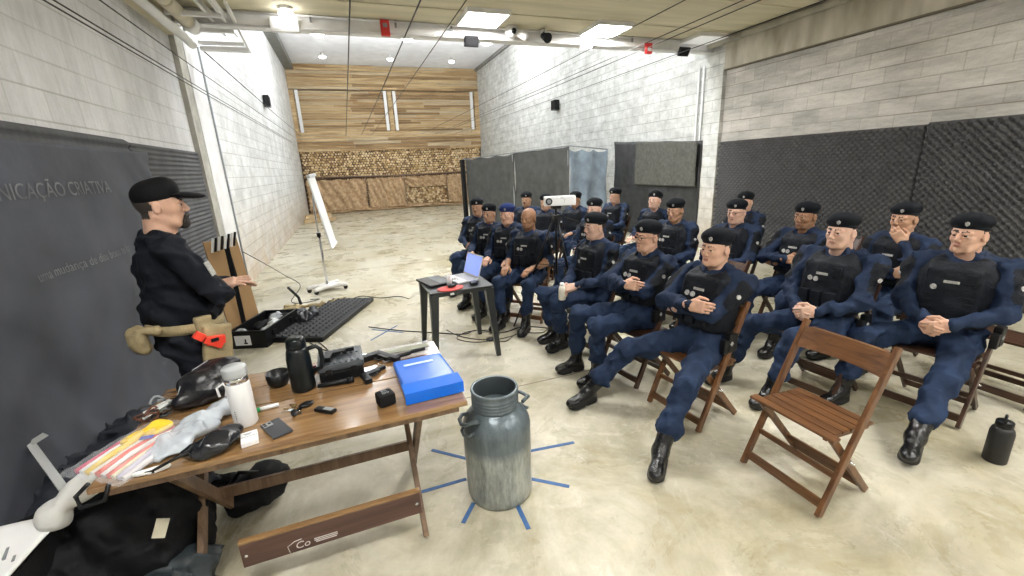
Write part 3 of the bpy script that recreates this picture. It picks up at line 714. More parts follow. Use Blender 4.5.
t = empty('wall_speaker', (XL+0.09, 14.1, 3.76), 0, 'small dark box high on the left hall wall', 'box')
mb = MB(); mb.box((0, 0, 0), (0.14, 0.24, 0.30), 0, 0.01); mb.build('box', M['black'], t)
mb = MB(); mb.box((0.072, 0, 0), (0.01, 0.18, 0.22), 0); mb.build('grille', M['black_matte'], t)
t = empty('wall_speaker', (XR-0.10, 13.4, 3.6), 0, 'small black box high on the right hall wall', 'box')
mb = MB(); mb.box((0, 0, 0), (0.18, 0.26, 0.30), 0, 0.01); mb.build('box', M['black'], t)
mb = MB(); mb.box((-0.09, 0, 0), (0.01, 0.18, 0.22), 0); mb.build('grille', M['black_matte'], t)
# ================================================================== FURNITURE AND THINGS
WD = {}
for i, (c1, c2) in enumerate((((0.20, 0.090, 0.034), (0.075, 0.030, 0.012)), ((0.075, 0.033, 0.016), (0.028, 0.012, 0.007)))):
    for ax in (0, 1, 2): WD[i, ax] = wood('chair_wood_%d_%d' % (i, ax), c1, c2, ax, 0.32, 1.0, 0.12)

def folding_chair(tone, x, y, rz, label, group, src=None):
    """wooden slatted folding chair; local +x is forward"""
    if src:
        r = src.copy(); COL.objects.link(r)
        for ch in src.children:
            c = ch.copy(); COL.objects.link(c); c.parent = r
    else:
        r = empty('folding_chair'); r['category'] = 'chair'
        a, b, c = WD[tone, 0], WD[tone, 1], WD[tone, 2]
        for s in (1, -1):
            mb = MB(); mb.bar((0.205, 0.225*s, 0.012), (-0.170, 0.225*s, 0.862), 0.022, 0.042, 0, up=(1, 0, 0.4), bev=0.006)
            mb.build('back_post', c, r)
            mb = MB(); mb.bar((-0.20, 0.195*s, 0.012), (0.15, 0.195*s, 0.425), 0.022, 0.038, 0, up=(1, 0, -0.8), bev=0.006)
            mb.build('leg', c, r)
            mb = MB(); mb.bar((0.17, 0.172*s, 0.425), (-0.15, 0.172*s, 0.412), 0.02, 0.03, 0, bev=0.004); mb.build('seat_rail', a, r)
        mb = MB()
        for i in range(6):
            xx = 0.178-0.060*i; mb.box((xx, 0, 0.449-0.0025*i), (0.051 if i else 0.05, 0.40 if i else 0.47, 0.016), 0, 0.006)
        mb.build('seat', b, r)
        mb = MB(); N_ = 14     # curved top rail
        vs = []; fs = []
        for i in range(N_+1):
            u = i/N_*2-1; yy = 0.215*u; dx = -0.035*(1-u*u); tp = 0.832-0.012*(abs(u) > 0.86)-0.010*(1-u*u)
            for xx, zz in ((-0.012, 0.715), (0.010, 0.715), (-0.012, tp), (0.010, tp)):
                vs.append((-0.13-(zz-0.78)*0.44+xx+dx, yy, zz))
        for i in range(N_):
            q = i*4; fs += [(q, q+4, q+5, q+1), (q+2, q+3, q+7, q+6), (q, q+2, q+6, q+4), (q+1, q+5, q+7, q+3)]
        fs += [(0, 1, 3, 2), (N_*4, N_*4+2, N_*4+3, N_*4+1)]
        mb.add(vs, fs, 0, False); mb.build('backrest', b, r)
        for p, q, w, h in (((0.180, -0.215, 0.07), (0.180, 0.215, 0.07), 0.018, 0.05), ((-0.165, -0.185, 0.055), (-0.165, 0.185, 0.055), 0.018, 0.04), ((0.115, -0.215, 0.215), (0.115, 0.215, 0.215), 0.016, 0.03), ((-0.095, -0.185, 0.135), (-0.095, 0.185, 0.135), 0.016, 0.028)):
            mb = MB(); mb.bar(p, q, w, h, 0, bev=0.004); mb.build('stretcher', b, r)
        mb = MB()
        for s in (1, -1): mb.tube([(0.022, 0.185*s, 0.27), (0.022, 0.240*s, 0.27)], 0.007, 0, 8)
        mb.build('hinge_bolt', M['steel'], r)
    r.location = (x, y, 0); r.rotation_euler = (0, 0, rz)
    r['label'] = label
    if group: r['group'] = group
    return r

# ---- milk can
canm = mat('worn_grey_enamel', (0.145, 0.175, 0.19), 0.33, 0.3, bump=0.25, bscale=25); nt, N, L, b = nodes_of(canm)
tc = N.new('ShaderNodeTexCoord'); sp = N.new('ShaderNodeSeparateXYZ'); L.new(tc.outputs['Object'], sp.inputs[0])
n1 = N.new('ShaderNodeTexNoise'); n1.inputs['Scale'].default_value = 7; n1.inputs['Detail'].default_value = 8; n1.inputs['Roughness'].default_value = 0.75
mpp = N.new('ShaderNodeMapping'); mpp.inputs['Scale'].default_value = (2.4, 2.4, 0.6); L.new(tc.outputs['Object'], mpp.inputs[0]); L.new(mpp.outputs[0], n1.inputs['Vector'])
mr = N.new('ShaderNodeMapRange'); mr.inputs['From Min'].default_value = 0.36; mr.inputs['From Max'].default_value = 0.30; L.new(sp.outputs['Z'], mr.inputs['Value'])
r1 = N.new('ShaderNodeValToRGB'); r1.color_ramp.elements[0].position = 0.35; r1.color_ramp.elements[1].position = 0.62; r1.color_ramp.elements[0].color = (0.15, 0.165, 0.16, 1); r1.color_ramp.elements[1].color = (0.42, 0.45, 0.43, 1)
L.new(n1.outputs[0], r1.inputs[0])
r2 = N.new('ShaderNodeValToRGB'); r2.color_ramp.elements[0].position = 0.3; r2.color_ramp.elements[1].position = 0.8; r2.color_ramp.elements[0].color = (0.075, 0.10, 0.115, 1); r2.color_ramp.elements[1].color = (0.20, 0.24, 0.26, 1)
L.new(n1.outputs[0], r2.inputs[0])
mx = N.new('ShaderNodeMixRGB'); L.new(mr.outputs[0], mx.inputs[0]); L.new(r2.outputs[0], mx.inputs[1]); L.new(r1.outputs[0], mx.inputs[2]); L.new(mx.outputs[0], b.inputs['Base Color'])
t = empty('milk_can', (0.592, 1.985, 0), 0.2, 'tall dented grey metal milk can standing on blue tape marks', 'milk can')
prof = [(0.001, 0.012), (0.15, 0.012), (0.155, 0.0), (0.172, 0.0), (0.18, 0.03), (0.182, 0.06), (0.183, 0.20), (0.185, 0.30), (0.184, 0.40), (0.186, 0.435), (0.180, 0.465), (0.160, 0.50), (0.138, 0.525), (0.126, 0.535), (0.120, 0.545)]
mb = MB(); mb.lathe(prof, 0, 48); mb.build('can_body', canm, t)
pr2 = [(0.121, 0.54)]
for i in range(4): pr2 += [(0.121, 0.548+i*0.018), (0.127, 0.553+i*0.018), (0.127, 0.559+i*0.018), (0.121, 0.564+i*0.018)]
pr2 += [(0.122, 0.63), (0.130, 0.645), (0.126, 0.655), (0.116, 0.652), (0.110, 0.635), (0.108, 0.55), (0.12, 0.50), (0.16, 0.44), (0.165, 0.1), (0.001, 0.05)]
dark_in = mat('dark_can_interior', (0.035, 0.045, 0.05), 0.6)
mb = MB(); mb.lathe(pr2[:21], 0, 48, cap=False); mb.build('can_neck', canm, t)
mb = MB(); mb.lathe(pr2[20:], 0, 48, cap=False); mb.build('can_interior', dark_in, t)
for a in (R_(186), R_(8)):
    mb = MB(); ca, sa = math.cos(a), math.sin(a)
    def pp(r, s_, z): return (ca*r-sa*s_, sa*r+ca*s_, z)
    mb.tube([pp(0.145, -0.055, 0.525), pp(0.180, -0.052, 0.535), pp(0.207, -0.035, 0.525), pp(0.217, 0, 0.518), pp(0.207, 0.035, 0.525), pp(0.180, 0.052, 0.535), pp(0.145, 0.055, 0.525)], 0.0105, 0, 10)
    mb.tube([pp(0.176, -0.05, 0.47), pp(0.20, -0.035, 0.455), pp(0.208, 0, 0.448), pp(0.20, 0.035, 0.455), pp(0.176, 0.05, 0.47)], 0.008, 0, 8)
    mb.build('handle', canm, t)
# blue tape rays
tape = mat('blue_masking_tape', (0.035, 0.11, 0.28), 0.6, var=0.2, vscale=30)
for (a, b_, lab) in (((0.29, 2.50), (0.49, 2.31), 'strip running toward the wooden table, behind the can'), ((0.80, 2.235), (1.18, 2.19), 'strip pointing toward the seated men, far side'), ((0.10, 2.14), (0.43, 2.14), 'strip left of the can, pointing at the table leg'),
                 ((0.78, 1.99), (0.96, 1.84), 'strip right of the can on its near side'), ((0.33, 1.825), (0.42, 1.94), 'short strip at the near left foot of the can'), ((0.63, 1.655), (0.635, 1.83), 'short strip at the near right foot of the can')):
    mb = MB(); mb.bar((*a, 0.0015), (*b_, 0.0015), 0.024, 0.002, 0); tag(mb.build('floor_tape', tape), 'blue tape '+lab, 'tape', 'blue tape rays around the can')
mb = MB(); mb.bar((0.02, 4.70, 0.0015), (0.34, 5.05, 0.0015), 0.02, 0.002, 0); tag(mb.build('floor_tape', tape), 'thin blue tape strip on the floor left of the black table', 'tape')
mb = MB(); mb.bar((0.05, 5.05, 0.0015), (0.38, 4.78, 0.0015), 0.02, 0.002, 0); tag(mb.build('floor_tape', tape), 'thin blue tape strip crossing another left of the black table', 'tape')

# ---- folding wooden table
tw = wood('table_wood', (0.34, 0.20, 0.085), (0.16, 0.08, 0.030), 0, 0.20, 0.8, 0.10)
tw.node_tree.nodes['Principled BSDF'].inputs['Coat Weight'].default_value = 1.0
tw.node_tree.nodes['Principled BSDF'].inputs['Coat Roughness'].default_value = 0.12
tw2 = wood('table_leg_wood', (0.20, 0.125, 0.07), (0.09, 0.05, 0.028), 2, 0.5, 0.9)
brd = wood('table_board_wood', (0.115, 0.060, 0.045), (0.06, 0.03, 0.022), 0, 0.55, 0.8)
t = empty('folding_table', (-0.31, 2.11, 0), R_(0.6), 'long wooden folding table crowded with gear beside the milk can', 'table')
TH = 0.757
mb = MB()
for i in range(2): mb.box((0, -0.1975+0.395*i, TH-0.011), (1.38, 0.390, 0.022), 0, 0.005)
mb.build('tabletop', tw, t)
mb = MB(); mb.box((0, -0.37, TH-0.035), (1.30, 0.022, 0.028), 0); mb.box((0, 0.37, TH-0.035), (1.30, 0.022, 0.028), 0)
for x in (-0.58, 0.58): mb.box((x, 0, TH-0.038), (0.045, 0.72, 0.03), 0)
mb.build('apron', tw2, t)
for x in (-0.50, 0.46):
    for s in (1, -1):
        mb = MB(); xx = x+0.017*s; mb.bar((xx, -0.33*s, TH-0.03), (xx, 0.31*s, 0.012), 0.026, 0.055, 0, up=(0, 1, 0.6), bev=0.005); mb.build('leg', tw2, t)
mb = MB(); mb.box((0.05, -0.275, 0.200), (0.78, 0.02, 0.125), 0, 0.006); o_b = mb.build('front_board', brd, t)
mb = MB(); mb.box((0.05, -0.275, 0.267), (0.78, 0.026, 0.012), 0, 0.002); mb.build('board_edge', tw, o_b)
mb = MB(); mb.bar((-0.50, 0.10, 0.275), (0.46, 0.10, 0.275), 0.02, 0.06, 0, bev=0.004); mb.build('stretcher', tw2, t)
mb = MB()
for x in (-0.50, 0.46): mb.lathe([(0.001, 0.003), (0.008, 0.002), (0.009, -0.002)], 0, 10, M=Matrix.Translation((x*0.77+0.065, -0.288, 0.200)) @ Matrix.Rotation(math.pi/2, 4, 'X'))
mb.build('bolt', M['steel'], t)
logo = mat('logo_white_print', (0.62, 0.58, 0.55), 0.6)
lg = Matrix(((1, 0, 0, -0.10), (0, 0, -1, -0.2865), (0, 1, 0, 0.170), (0, 0, 0, 1)))
text_mesh('logo', 'Co', 0.05, logo, lg, o_b, ext=0.0005, shear=0.2)
mb = MB(); mb.box((0.0, -0.2862, 0.180), (0.10, 0.002, 0.004), 0); mb.box((0.0, -0.2862, 0.171), (0.10, 0.002, 0.004), 0); mb.box((0.0, -0.2862, 0.162), (0.09, 0.002, 0.004), 0)
mb.tube([(-0.155, -0.2865, 0.147), (-0.16, -0.2865, 0.180), (-0.13, -0.2865, 0.197), (-0.10, -0.2865, 0.201)], 0.0018, 0, 4)
mb.build('logo', logo, o_b)

Z0 = TH+0.001
# white thermos
t = empty('thermos_bottle', (-0.545, 1.955, Z0), 0, 'tall white thermos bottle with a grey lid on the wooden table', 'bottle')
mb = MB(); mb.lathe([(0.001, 0), (0.043, 0), (0.046, 0.006), (0.046, 0.185), (0.044, 0.195), (0.044, 0.20)], 0, 32); mb.build('bottle_body', mat('white_enamel', (0.82, 0.83, 0.84), 0.3), t)
mb = MB(); mb.lathe([(0.044, 0.20), (0.044, 0.222), (0.042, 0.226)], 0, 32); mb.build('steel_collar', M['chrome'], t)
mb = MB(); mb.lathe([(0.045, 0.226), (0.046, 0.232), (0.046, 0.262), (0.042, 0.270), (0.001, 0.272)], 0, 32); mb.build('lid', mat('grey_lid', (0.42, 0.44, 0.45), 0.4, bump=0.1), t)
mb = MB()
for z in (0.05, 0.06, 0.07, 0.08): mb.box((-0.0215, -0.0405, z), (0.004, 0.002, 0.006), 0, rz=-0.5)
mb.box((-0.014, -0.0438, 0.022), (0.008, 0.002, 0.012), 0, rz=-0.3); mb.build('print', M['grey'], t)
# black thermos jug
t = empty('thermos_jug', (-0.335, 2.19, Z0), 0, 'black vacuum jug with a side handle on the wooden table', 'thermos')
jb = mat('dark_green_black_plastic', (0.006, 0.009, 0.010), 0.28, spec=0.35)
mb = MB(); mb.lathe([(0.001, 0), (0.052, 0), (0.056, 0.006), (0.056, 0.03), (0.055, 0.17), (0.050, 0.205), (0.043, 0.222)], 0, 32); mb.build('jug_body', jb, t)
mb = MB(); mb.lathe([(0.044, 0.222), (0.046, 0.226), (0.043, 0.262), (0.036, 0.272), (0.001, 0.274)], 0, 32); mb.build('cup_lid', jb, t)
mb = MB(); mb.tube([(0.045, 0, 0.205), (0.085, 0, 0.212), (0.102, 0, 0.195), (0.104, 0, 0.14), (0.092, 0, 0.095), (0.052, 0, 0.085)], 0.011, 0, 10); mb.build('handle', jb, t)
# black bowl-like cup with a handle
t = empty('black_mug', (-0.46, 2.29, Z0), 0, 'wide black mug behind the white thermos bottle', 'mug')
mb = MB(); mb.lathe([(0.001, 0.0), (0.04, 0.0), (0.05, 0.02), (0.055, 0.07), (0.052, 0.07), (0.046, 0.022), (0.001, 0.006)], 0, 28); mb.build('cup', M['black'], t)
mb = MB(); mb.tube([(0.048, 0.005, 0.05), (0.085, 0.015, 0.058), (0.10, 0.02, 0.058)], 0.009, 0, 8); mb.build('handle', M['black'], t)
mb = MB(); mb.tube([(-0.385, 2.38, Z0+0.014), (-0.29, 2.40, Z0+0.014)], 0.013, 0, 10); mb.tube([(-0.385, 2.38, Z0+0.014), (-0.40, 2.378, Z0+0.014)], 0.009, 0, 10)
tag(mb.build('torch', mat('maroon_metal', (0.10, 0.012, 0.02), 0.3, 0.4)), 'small maroon torch lying between the mug and the jug', 'torch')
# tool case
t = empty('tool_case', (-0.155, 2.30, Z0), R_(2), 'black plastic case with a ribbed grey lid on the wooden table', 'case')
mb = MB(); mb.box((0, 0, 0.030), (0.215, 0.21, 0.058), 0, 0.012); mb.build('case_base', M['black'], t)
lidm = mat('charcoal_lid', (0.06, 0.068, 0.077), 0.4)
mb = MB(); mb.box((0, 0, 0.078), (0.225, 0.22, 0.034), 0, 0.012)
for i in range(7): mb.box((-0.084+0.028*i, 0.055, 0.097), (0.012, 0.085, 0.006), 0, 0.002); mb.box((-0.084+0.028*i, -0.065, 0.097), (0.012, 0.06, 0.006), 0, 0.002)
mb.build('case_lid', lidm, t)
mb = MB(); mb.box((-0.06, -0.112, 0.058), (0.03, 0.01, 0.03), 0, 0.003); mb.box((0.06, -0.112, 0.058), (0.03, 0.01, 0.03), 0, 0.003); mb.build('latch', M['black'], t)

def training_pistol(name, x, y, z, rz, label, m=None, grp='black training pistols on the wooden table', sc=1.0):
    m = m or M['black']
    t = empty(name, (x, y, z), rz, label, 'pistol', grp)
    mb = MB(); mb.box((0.02*sc, 0.045*sc, 0.014*sc), (0.18*sc, 0.030*sc, 0.024*sc), 0, 0.004); mb.build('slide', m, t)
    mb = MB(); mb.bar((-0.045*sc, 0.035*sc, 0.014*sc), (-0.075*sc, -0.065*sc, 0.014*sc), 0.030*sc, 0.046*sc, 0, up=(1, 0, 0), bev=0.006); mb.box((0.0, 0.022*sc, 0.014*sc), (0.11*sc, 0.02*sc, 0.022*sc), 0, 0.003); mb.build('grip', m, t)
    mb = MB(); mb.tube([(-0.02*sc, 0.015*sc, 0.014*sc), (-0.015*sc, -0.015*sc, 0.014*sc), (0.02*sc, -0.015*sc, 0.014*sc), (0.028*sc, 0.015*sc, 0.014*sc)], 0.004*sc, 0, 6); mb.build('trigger_guard', m, t)
    return t
training_pistol('pistol', -0.165, 2.285, Z0+0.101, R_(8), 'black pistol lying on top of the grey case lid', sc=0.8)
training_pistol('pistol', 0.035, 2.36, Z0, R_(-55), 'black pistol lying right of the case toward the table back', sc=1.05)
training_pistol('pistol', 0.00, 2.17, Z0, R_(28), 'black pistol lying in front of the right corner of the case', sc=0.8)
mb = MB(); mb.tube([(-0.27, 2.155, Z0+0.014), (-0.13, 2.150, Z0+0.014)], 0.013, 0, 10, rs=[0.010, 0.014]); mb.tube([(-0.13, 2.15, Z0+0.014), (-0.10, 2.155, Z0+0.014)], 0.016, 0, 10)
tag(mb.build('torch', M['black']), 'black torch lying along the front of the plastic case', 'torch')
# clear tray + knife
t = empty('clear_tray', (0.20, 2.42, Z0), R_(3), 'clear plastic sleeve lying at the back right corner of the table', 'sleeve')
mb = MB(); mb.box((0, 0, 0.004), (0.30, 0.19, 0.008), 0, 0.002); mb.build('film', M['clear'], t)
mb = MB(); mb.box((0.0, 0.02, 0.0095), (0.26, 0.05, 0.003), 0, 0.001); mb.build('insert_card', mat('olive_card', (0.30, 0.31, 0.24), 0.7), t)
t = empty('sheathed_knife', (0.19, 2.345, Z0+0.01), R_(12), 'black sheathed knife lying behind the blue folder', 'knife')
mb = MB(); mb.bar((-0.11, 0, 0.008), (0.02, 0, 0.008), 0.032, 0.012, 0, bev=0.004); mb.build('sheath', M['black_matte'], t)
mb = MB(); mb.tube([(0.02, 0, 0.010), (0.06, 0.002, 0.011), (0.11, 0.0, 0.010)], 0.01, 0, 8, rs=[0.009, 0.012, 0.010]); mb.build('handle', M['black'], t)
# blue folder
t = empty('blue_folder', (0.245, 2.035, Z0), R_(2.5), 'glossy blue plastic folder at the right end of the wooden table', 'folder')
bl = mat('glossy_blue_plastic', (0.003, 0.13, 0.66), 0.22, bump=0.12, bscale=9, spec=0.35)
mb = MB(); mb.add([(-0.135, -0.22, 0), (0.135, -0.22, 0), (0.135, 0.22, 0), (-0.135, 0.22, 0), (-0.130, -0.215, 0.055), (0.130, -0.215, 0.055), (0.130, 0.215, 0.03), (-0.130, 0.215, 0.03)],
    [(0, 3, 2, 1), (4, 5, 6, 7), (0, 1, 5, 4), (1, 2, 6, 5), (2, 3, 7, 6), (3, 0, 4, 7)], 0)
o = mb.build('folder_body', bl, t); md = o.modifiers.new('b', 'BEVEL'); md.width = 0.012; md.segments = 3
mb = MB(); mb.add([(-0.137, -0.222, 0.052), (0.137, -0.222, 0.052), (0.137, -0.125, 0.053), (-0.137, -0.125, 0.053), (-0.137, -0.225, 0.002), (0.137, -0.225, 0.002)], [(0, 1, 2, 3), (4, 5, 1, 0)], 0)
o2 = mb.build('flap', bl, t); md = o2.modifiers.new('s', 'SOLIDIFY'); md.thickness = 0.004; md.offset = 1
Ml = Matrix.Translation((-0.01, 0.115, 0.0378)) @ Matrix.Rotation(math.atan2(-0.025, 0.43), 4, 'X')
mb = MB(); mb.box((0, 0, 0), (0.155, 0.022, 0.002), 0, 0, Ml); mb.build('name_strip', mat('strip_paper', (0.55, 0.72, 0.85), 0.6), t)
# small items along the front
t = empty('small_speaker', (0.035, 1.86, Z0), R_(18), 'small rounded black box with pale lettering left of the blue folder', 'box')
mb = MB(); mb.box((0, 0, 0.030), (0.075, 0.072, 0.058), 0, 0.016); mb.build('box', M['black_matte'], t)
text_mesh('lettering', 'BX\nGO', 0.022, M['grey'], Matrix.Translation((0.0, 0.003, 0.0594)), t, ext=0.0004)
t = empty('smartphone', (-0.415, 1.845, Z0), R_(28), 'dark smartphone lying face down on the wooden table', 'phone')
mb = MB(); mb.box((0, 0, 0.005), (0.078, 0.150, 0.009), 0, 0.004); mb.build('phone_body', mat('graphite_glass', (0.05, 0.053, 0.062), 0.2), t)
mb = MB(); mb.box((-0.016, 0.050, 0.0105), (0.036, 0.038, 0.003), 0, 0.001)
mb.build('camera_bump', M['grey'], t)
mb = MB()
for x, y in ((-0.026, 0.059), (-0.026, 0.041), (-0.008, 0.050)): mb.lathe([(0.007, 0.011), (0.007, 0.0135), (0.001, 0.014)], 0, 12, c=(x, y, 0))
mb.build('camera_lens', M['black'], t)
t = empty('business_cards', (-0.505, 1.80, Z0), R_(12), 'white printed card box in front of the white thermos bottle', 'card box')
mb = MB(); mb.box((0, 0.0, 0.010), (0.060, 0.085, 0.02), 0, 0.002); mb.build('card_stack', M['paper'], t)
mb = MB(); mb.box((0, 0.002, 0.0206), (0.058, 0.002, 0.001), 0)
for i in range(3): mb.box((-0.005, 0.028-0.006*i, 0.0206), (0.03-0.006*i, 0.0022, 0.001), 0)
mb.build('print', M['grey'], t)
t = empty('marker_pen', (-0.475, 2.045, Z0+0.009), R_(8), 'white marker pen with a green end behind the white thermos bottle', 'marker')
mb = MB(); mb.tube([(-0.03, 0, 0), (0.045, 0, 0)], 0.009, 0, 12); mb.build('barrel', M['white'], t)
mb = MB(); mb.tube([(-0.055, 0, 0), (-0.03, 0, 0)], 0.0095, 0, 12); mb.build('cap', mat('green_plastic', (0.03, 0.35, 0.10), 0.4), t)
t = empty('key_bunch', (-0.345, 1.985, Z0), 0, 'bunch of keys with a black remote fob on the wooden table', 'keys')
mb = MB(); mb.tube([(0.018*math.cos(a), 0.018*math.sin(a), 0.004+0.001*math.sin(a)) for a in [2*math.pi*i/14 for i in range(15)]], 0.0013, 0, 6); mb.build('key_ring', M['chrome'], t)
for i, (a, ln) in enumerate(((2.7, 0.05), (3.3, 0.055), (4.6, 0.05), (5.0, 0.045), (2.2, 0.045))):
    mb = MB(); d = Vector((math.cos(a), math.sin(a), 0)); q = d*0.018
    mb.lathe([(0.012, 0.002+0.002*i), (0.012, 0.0045+0.002*i)], 0, 12, c=(q.x+d.x*0.01, q.y+d.y*0.01, 0)); mb.bar(tuple(q+d*0.018+Vector((0, 0, 0.003+0.002*i))), tuple(q+d*ln+Vector((0, 0, 0.003))), 0.007, 0.0022, 0); mb.build('key', M['chrome'] if i % 2 else mat('brass_%d' % i, (0.5, 0.36, 0.14), 0.3, 1.0), t)
F = Field(); F.ell((0.035, 0.012, 0.01), (0.035, 0.022, 0.010), rz3(0.4), 0.01); F.ell((-0.01, -0.05, 0.012), (0.014, 0.028, 0.011), rz3(0.2), 0.01)
field_obj('key_fob', F, 0.004, [M['black']], t)
t = empty('lighter_remote', (-0.225, 1.905, Z0), R_(-38), 'small black and grey remote right of the key bunch', 'remote')
mb = MB(); mb.box((0, 0, 0.009), (0.10, 0.032, 0.017), 0, 0.006); mb.build('remote_body', M['black'], t)
mb = MB(); mb.box((0.018, 0, 0.0185), (0.045, 0.022, 0.002), 0, 0.0008); mb.build('face', M['grey'], t)
# crumpled clear bag, gloves, coloured strips bag, camera bag
def lump(name, blobs, vox, m, label, cat, wr=0.01, seed=1, zmin=None, k=0.02, group=None):
    F = Field()
    for bb in blobs:
        if len(bb) == 2: F.ell(bb[0], bb[1], None, k)
        elif len(bb) == 3 and hasattr(bb[2], '__len__'): F.ell(bb[0], bb[1], bb[2], k)
        else: F.cone(bb[0], bb[1], bb[2], bb[2] if len(bb) < 4 else bb[3], k)
    o = field_obj(name, F, vox, m if isinstance(m, list) else [m], wr=wr, seed=seed, zmin=zmin)
    return tag(o, label, cat, group)
lump('black_glove', [((-0.60, 1.79, Z0+0.035), (0.055, 0.075, 0.04), rz3(-0.5)), ((-0.66, 1.77, Z0+0.025), (0.045, 0.045, 0.028)), ((-0.575, 1.85, Z0+0.03), (0.04, 0.05, 0.03)), ((-0.71, 1.78, Z0+0.02), (0.03, 0.03, 0.02))], 0.006, mat('black_crinkled_vinyl', (0.012, 0.013, 0.016), 0.25, bump=0.7, bscale=25), 'crumpled black vinyl pouch at the front edge of the table', 'pouch', 0.02, 4, Z0)
plas = mat('milky_plastic_bag', (0.62, 0.68, 0.74), 0.22, bump=0.9, bscale=30, alpha=0.72)
lump('plastic_bag', [((-0.735, 1.95, Z0+0.03), (0.075, 0.15, 0.035), rz3(-0.45)), ((-0.66, 2.08, Z0+0.045), (0.06, 0.055, 0.035)), ((-0.80, 1.83, Z0+0.02), (0.08, 0.06, 0.022)), ((-0.63, 2.13, Z0+0.05), (0.075, 0.016, 0.02))], 0.007, plas, 'milky crumpled plastic bag lying across the left of the table', 'plastic bag', 0.026, 8, Z0)
mb = MB(); mb.tube([(-0.67, 2.12, Z0+0.07), (-0.68, 2.14, Z0+0.105), (-0.655, 2.15, Z0+0.12), (-0.64, 2.14, Z0+0.10), (-0.645, 2.12, Z0+0.07)], 0.006, 0, 6)
tag(mb.build('cable_tie', M['paper']), 'pale looped tie on the neck of the milky plastic bag', 'tie')
t = empty('strip_packet', (-0.90, 1.90, Z0), R_(-33), 'clear packet of red, yellow and white plastic strips on the table', 'packet')
for i, (x, c, w) in enumerate(((-0.11, (0.55, 0.03, 0.10), 0.02), (-0.085, (0.75, 0.72, 0.7), 0.02), (-0.06, (0.80, 0.55, 0.06), 0.022), (-0.033, (0.78, 0.72, 0.6), 0.02), (-0.008, (0.75, 0.10, 0.06), 0.024), (0.018, (0.8, 0.75, 0.7), 0.02), (0.042, (0.78, 0.14, 0.10), 0.02), (0.066, (0.80, 0.70, 0.45), 0.02), (0.09, (0.55, 0.5, 0.62), 0.02), (0.112, (0.7, 0.66, 0.68), 0.02))):
    mb = MB(); mb.tube([(x, -0.15, 0.010), (x+0.004, -0.05, 0.020+0.004*(i % 3)), (x-0.003, 0.06, 0.022), (x+0.003, 0.14, 0.012)], w*0.55, 0, 7); mb.build('strip', mat('strip_%d' % i, c, 0.45), t)
F = Field(); F.ell((-0.03, 0.10, 0.038), (0.05, 0.055, 0.016), None, 0.01); F.ell((-0.08, 0.04, 0.034), (0.03, 0.06, 0.014), None, 0.01); field_obj('yellow_ties', F, 0.006, [mat('yellow_plastic', (0.85, 0.58, 0.04), 0.4, bump=0.6, bscale=50)], t, wr=0.012)
mb = MB(); mb.box((0.0, 0.03, 0.044), (0.045, 0.022, 0.003), 0, 0.0, rz=0.5); mb.build('label_patch', mat('blue_print', (0.03, 0.04, 0.35), 0.5), t)
mb = MB(); rr = random.Random(3)
def bagf(u, v): return (-0.15+0.30*u, -0.19+0.37*v, 0.006+0.048*math.sin(math.pi*min(max(u, .02), .98))**0.4*math.sin(math.pi*min(max(v, .02), .98))**0.35+0.004*math.sin(u*40+v*23))
mb.grid(bagf, 36, 40, 0); mb.build('film', M['clear'], t)
F = Field(); _R = rz3(-0.5); F.box((-0.770, 2.33, Z0+0.066), (0.040, 0.085, 0.030), _R, 0.036, 0.02); F.box((-0.735, 2.345, Z0+0.085), (0.030, 0.075, 0.022), _R, 0.040, 0.03); F.cone((-0.84, 2.20, Z0+0.05), (-0.70, 2.245, Z0+0.06), 0.035, 0.045, 0.03)
tag(field_obj('camera_bag', F, 0.006, [mat('black_leather', (0.008, 0.008, 0.011), 0.32, bump=0.3, bscale=50)], wr=0.012, seed=2, zmin=Z0), 'black zipped leather bag behind the white thermos bottle', 'bag')
mb = MB(); mb.tube([(-0.862, 2.19, Z0+0.06), (-0.845, 2.24, Z0+0.115), (-0.81, 2.31, Z0+0.148), (-0.77, 2.40, Z0+0.152)], 0.003, 0, 6)
tag(mb.build('zip', M['grey']), 'grey zip running over the black leather bag', 'zip')
rr = random.Random(9)
mb = MB()
for i in range(9):
    c = Vector((-0.93+rr.uniform(-.05, .05), 2.20+rr.uniform(-.07, .07), Z0)); r = rr.uniform(0.02, 0.05); ph = rr.uniform(0, 6)
    mb.tube([(c.x+r*math.cos(a+ph), c.y+r*1.2*math.sin(a+ph), Z0+0.008+0.006*i+0.01*math.sin(2*a+i)) for a in [2*math.pi*k/12 for k in range(10)]], 0.005, i % 3, 6)
tag(mb.build('cable_pile', [M['cable'], mat('brown_cable', (0.16, 0.06, 0.03), 0.5), M['grey']]), 'tangle of dark cables and connectors at the back left of the table', 'cables')
mb = MB(); mb.bar((-0.99, 2.19, Z0+0.03), (-0.90, 2.24, Z0+0.05), 0.016, 0.006, 0); mb.bar((-0.98, 2.15, Z0+0.02), (-0.90, 2.21, Z0+0.05), 0.014, 0.006, 0)
tag(mb.build('clip_pair', M['white']), 'two white clips sticking out of the cable tangle', 'clips')
mb = MB(); mb.tube([(-0.80, 1.72, Z0+0.012), (-0.76, 1.715, Z0+0.03), (-0.70, 1.73, Z0+0.045), (-0.68, 1.76, Z0+0.05)], 0.006, 0, 6); mb.box((-0.81, 1.725, Z0+0.01), (0.03, 0.024, 0.014), 0, 0.004)
tag(mb.build('strap_clip', M['black']), 'short black strap and buckle at the front left of the table', 'strap')
lump('white_tag_strip', [((-0.86, 1.72, Z0+0.01), (-0.76, 1.735, Z0+0.012), 0.012, 0.010)], 0.005, M['paper'], 'white fabric strip beside the black buckle at the front edge of the table', 'strip', 0.01, 2)
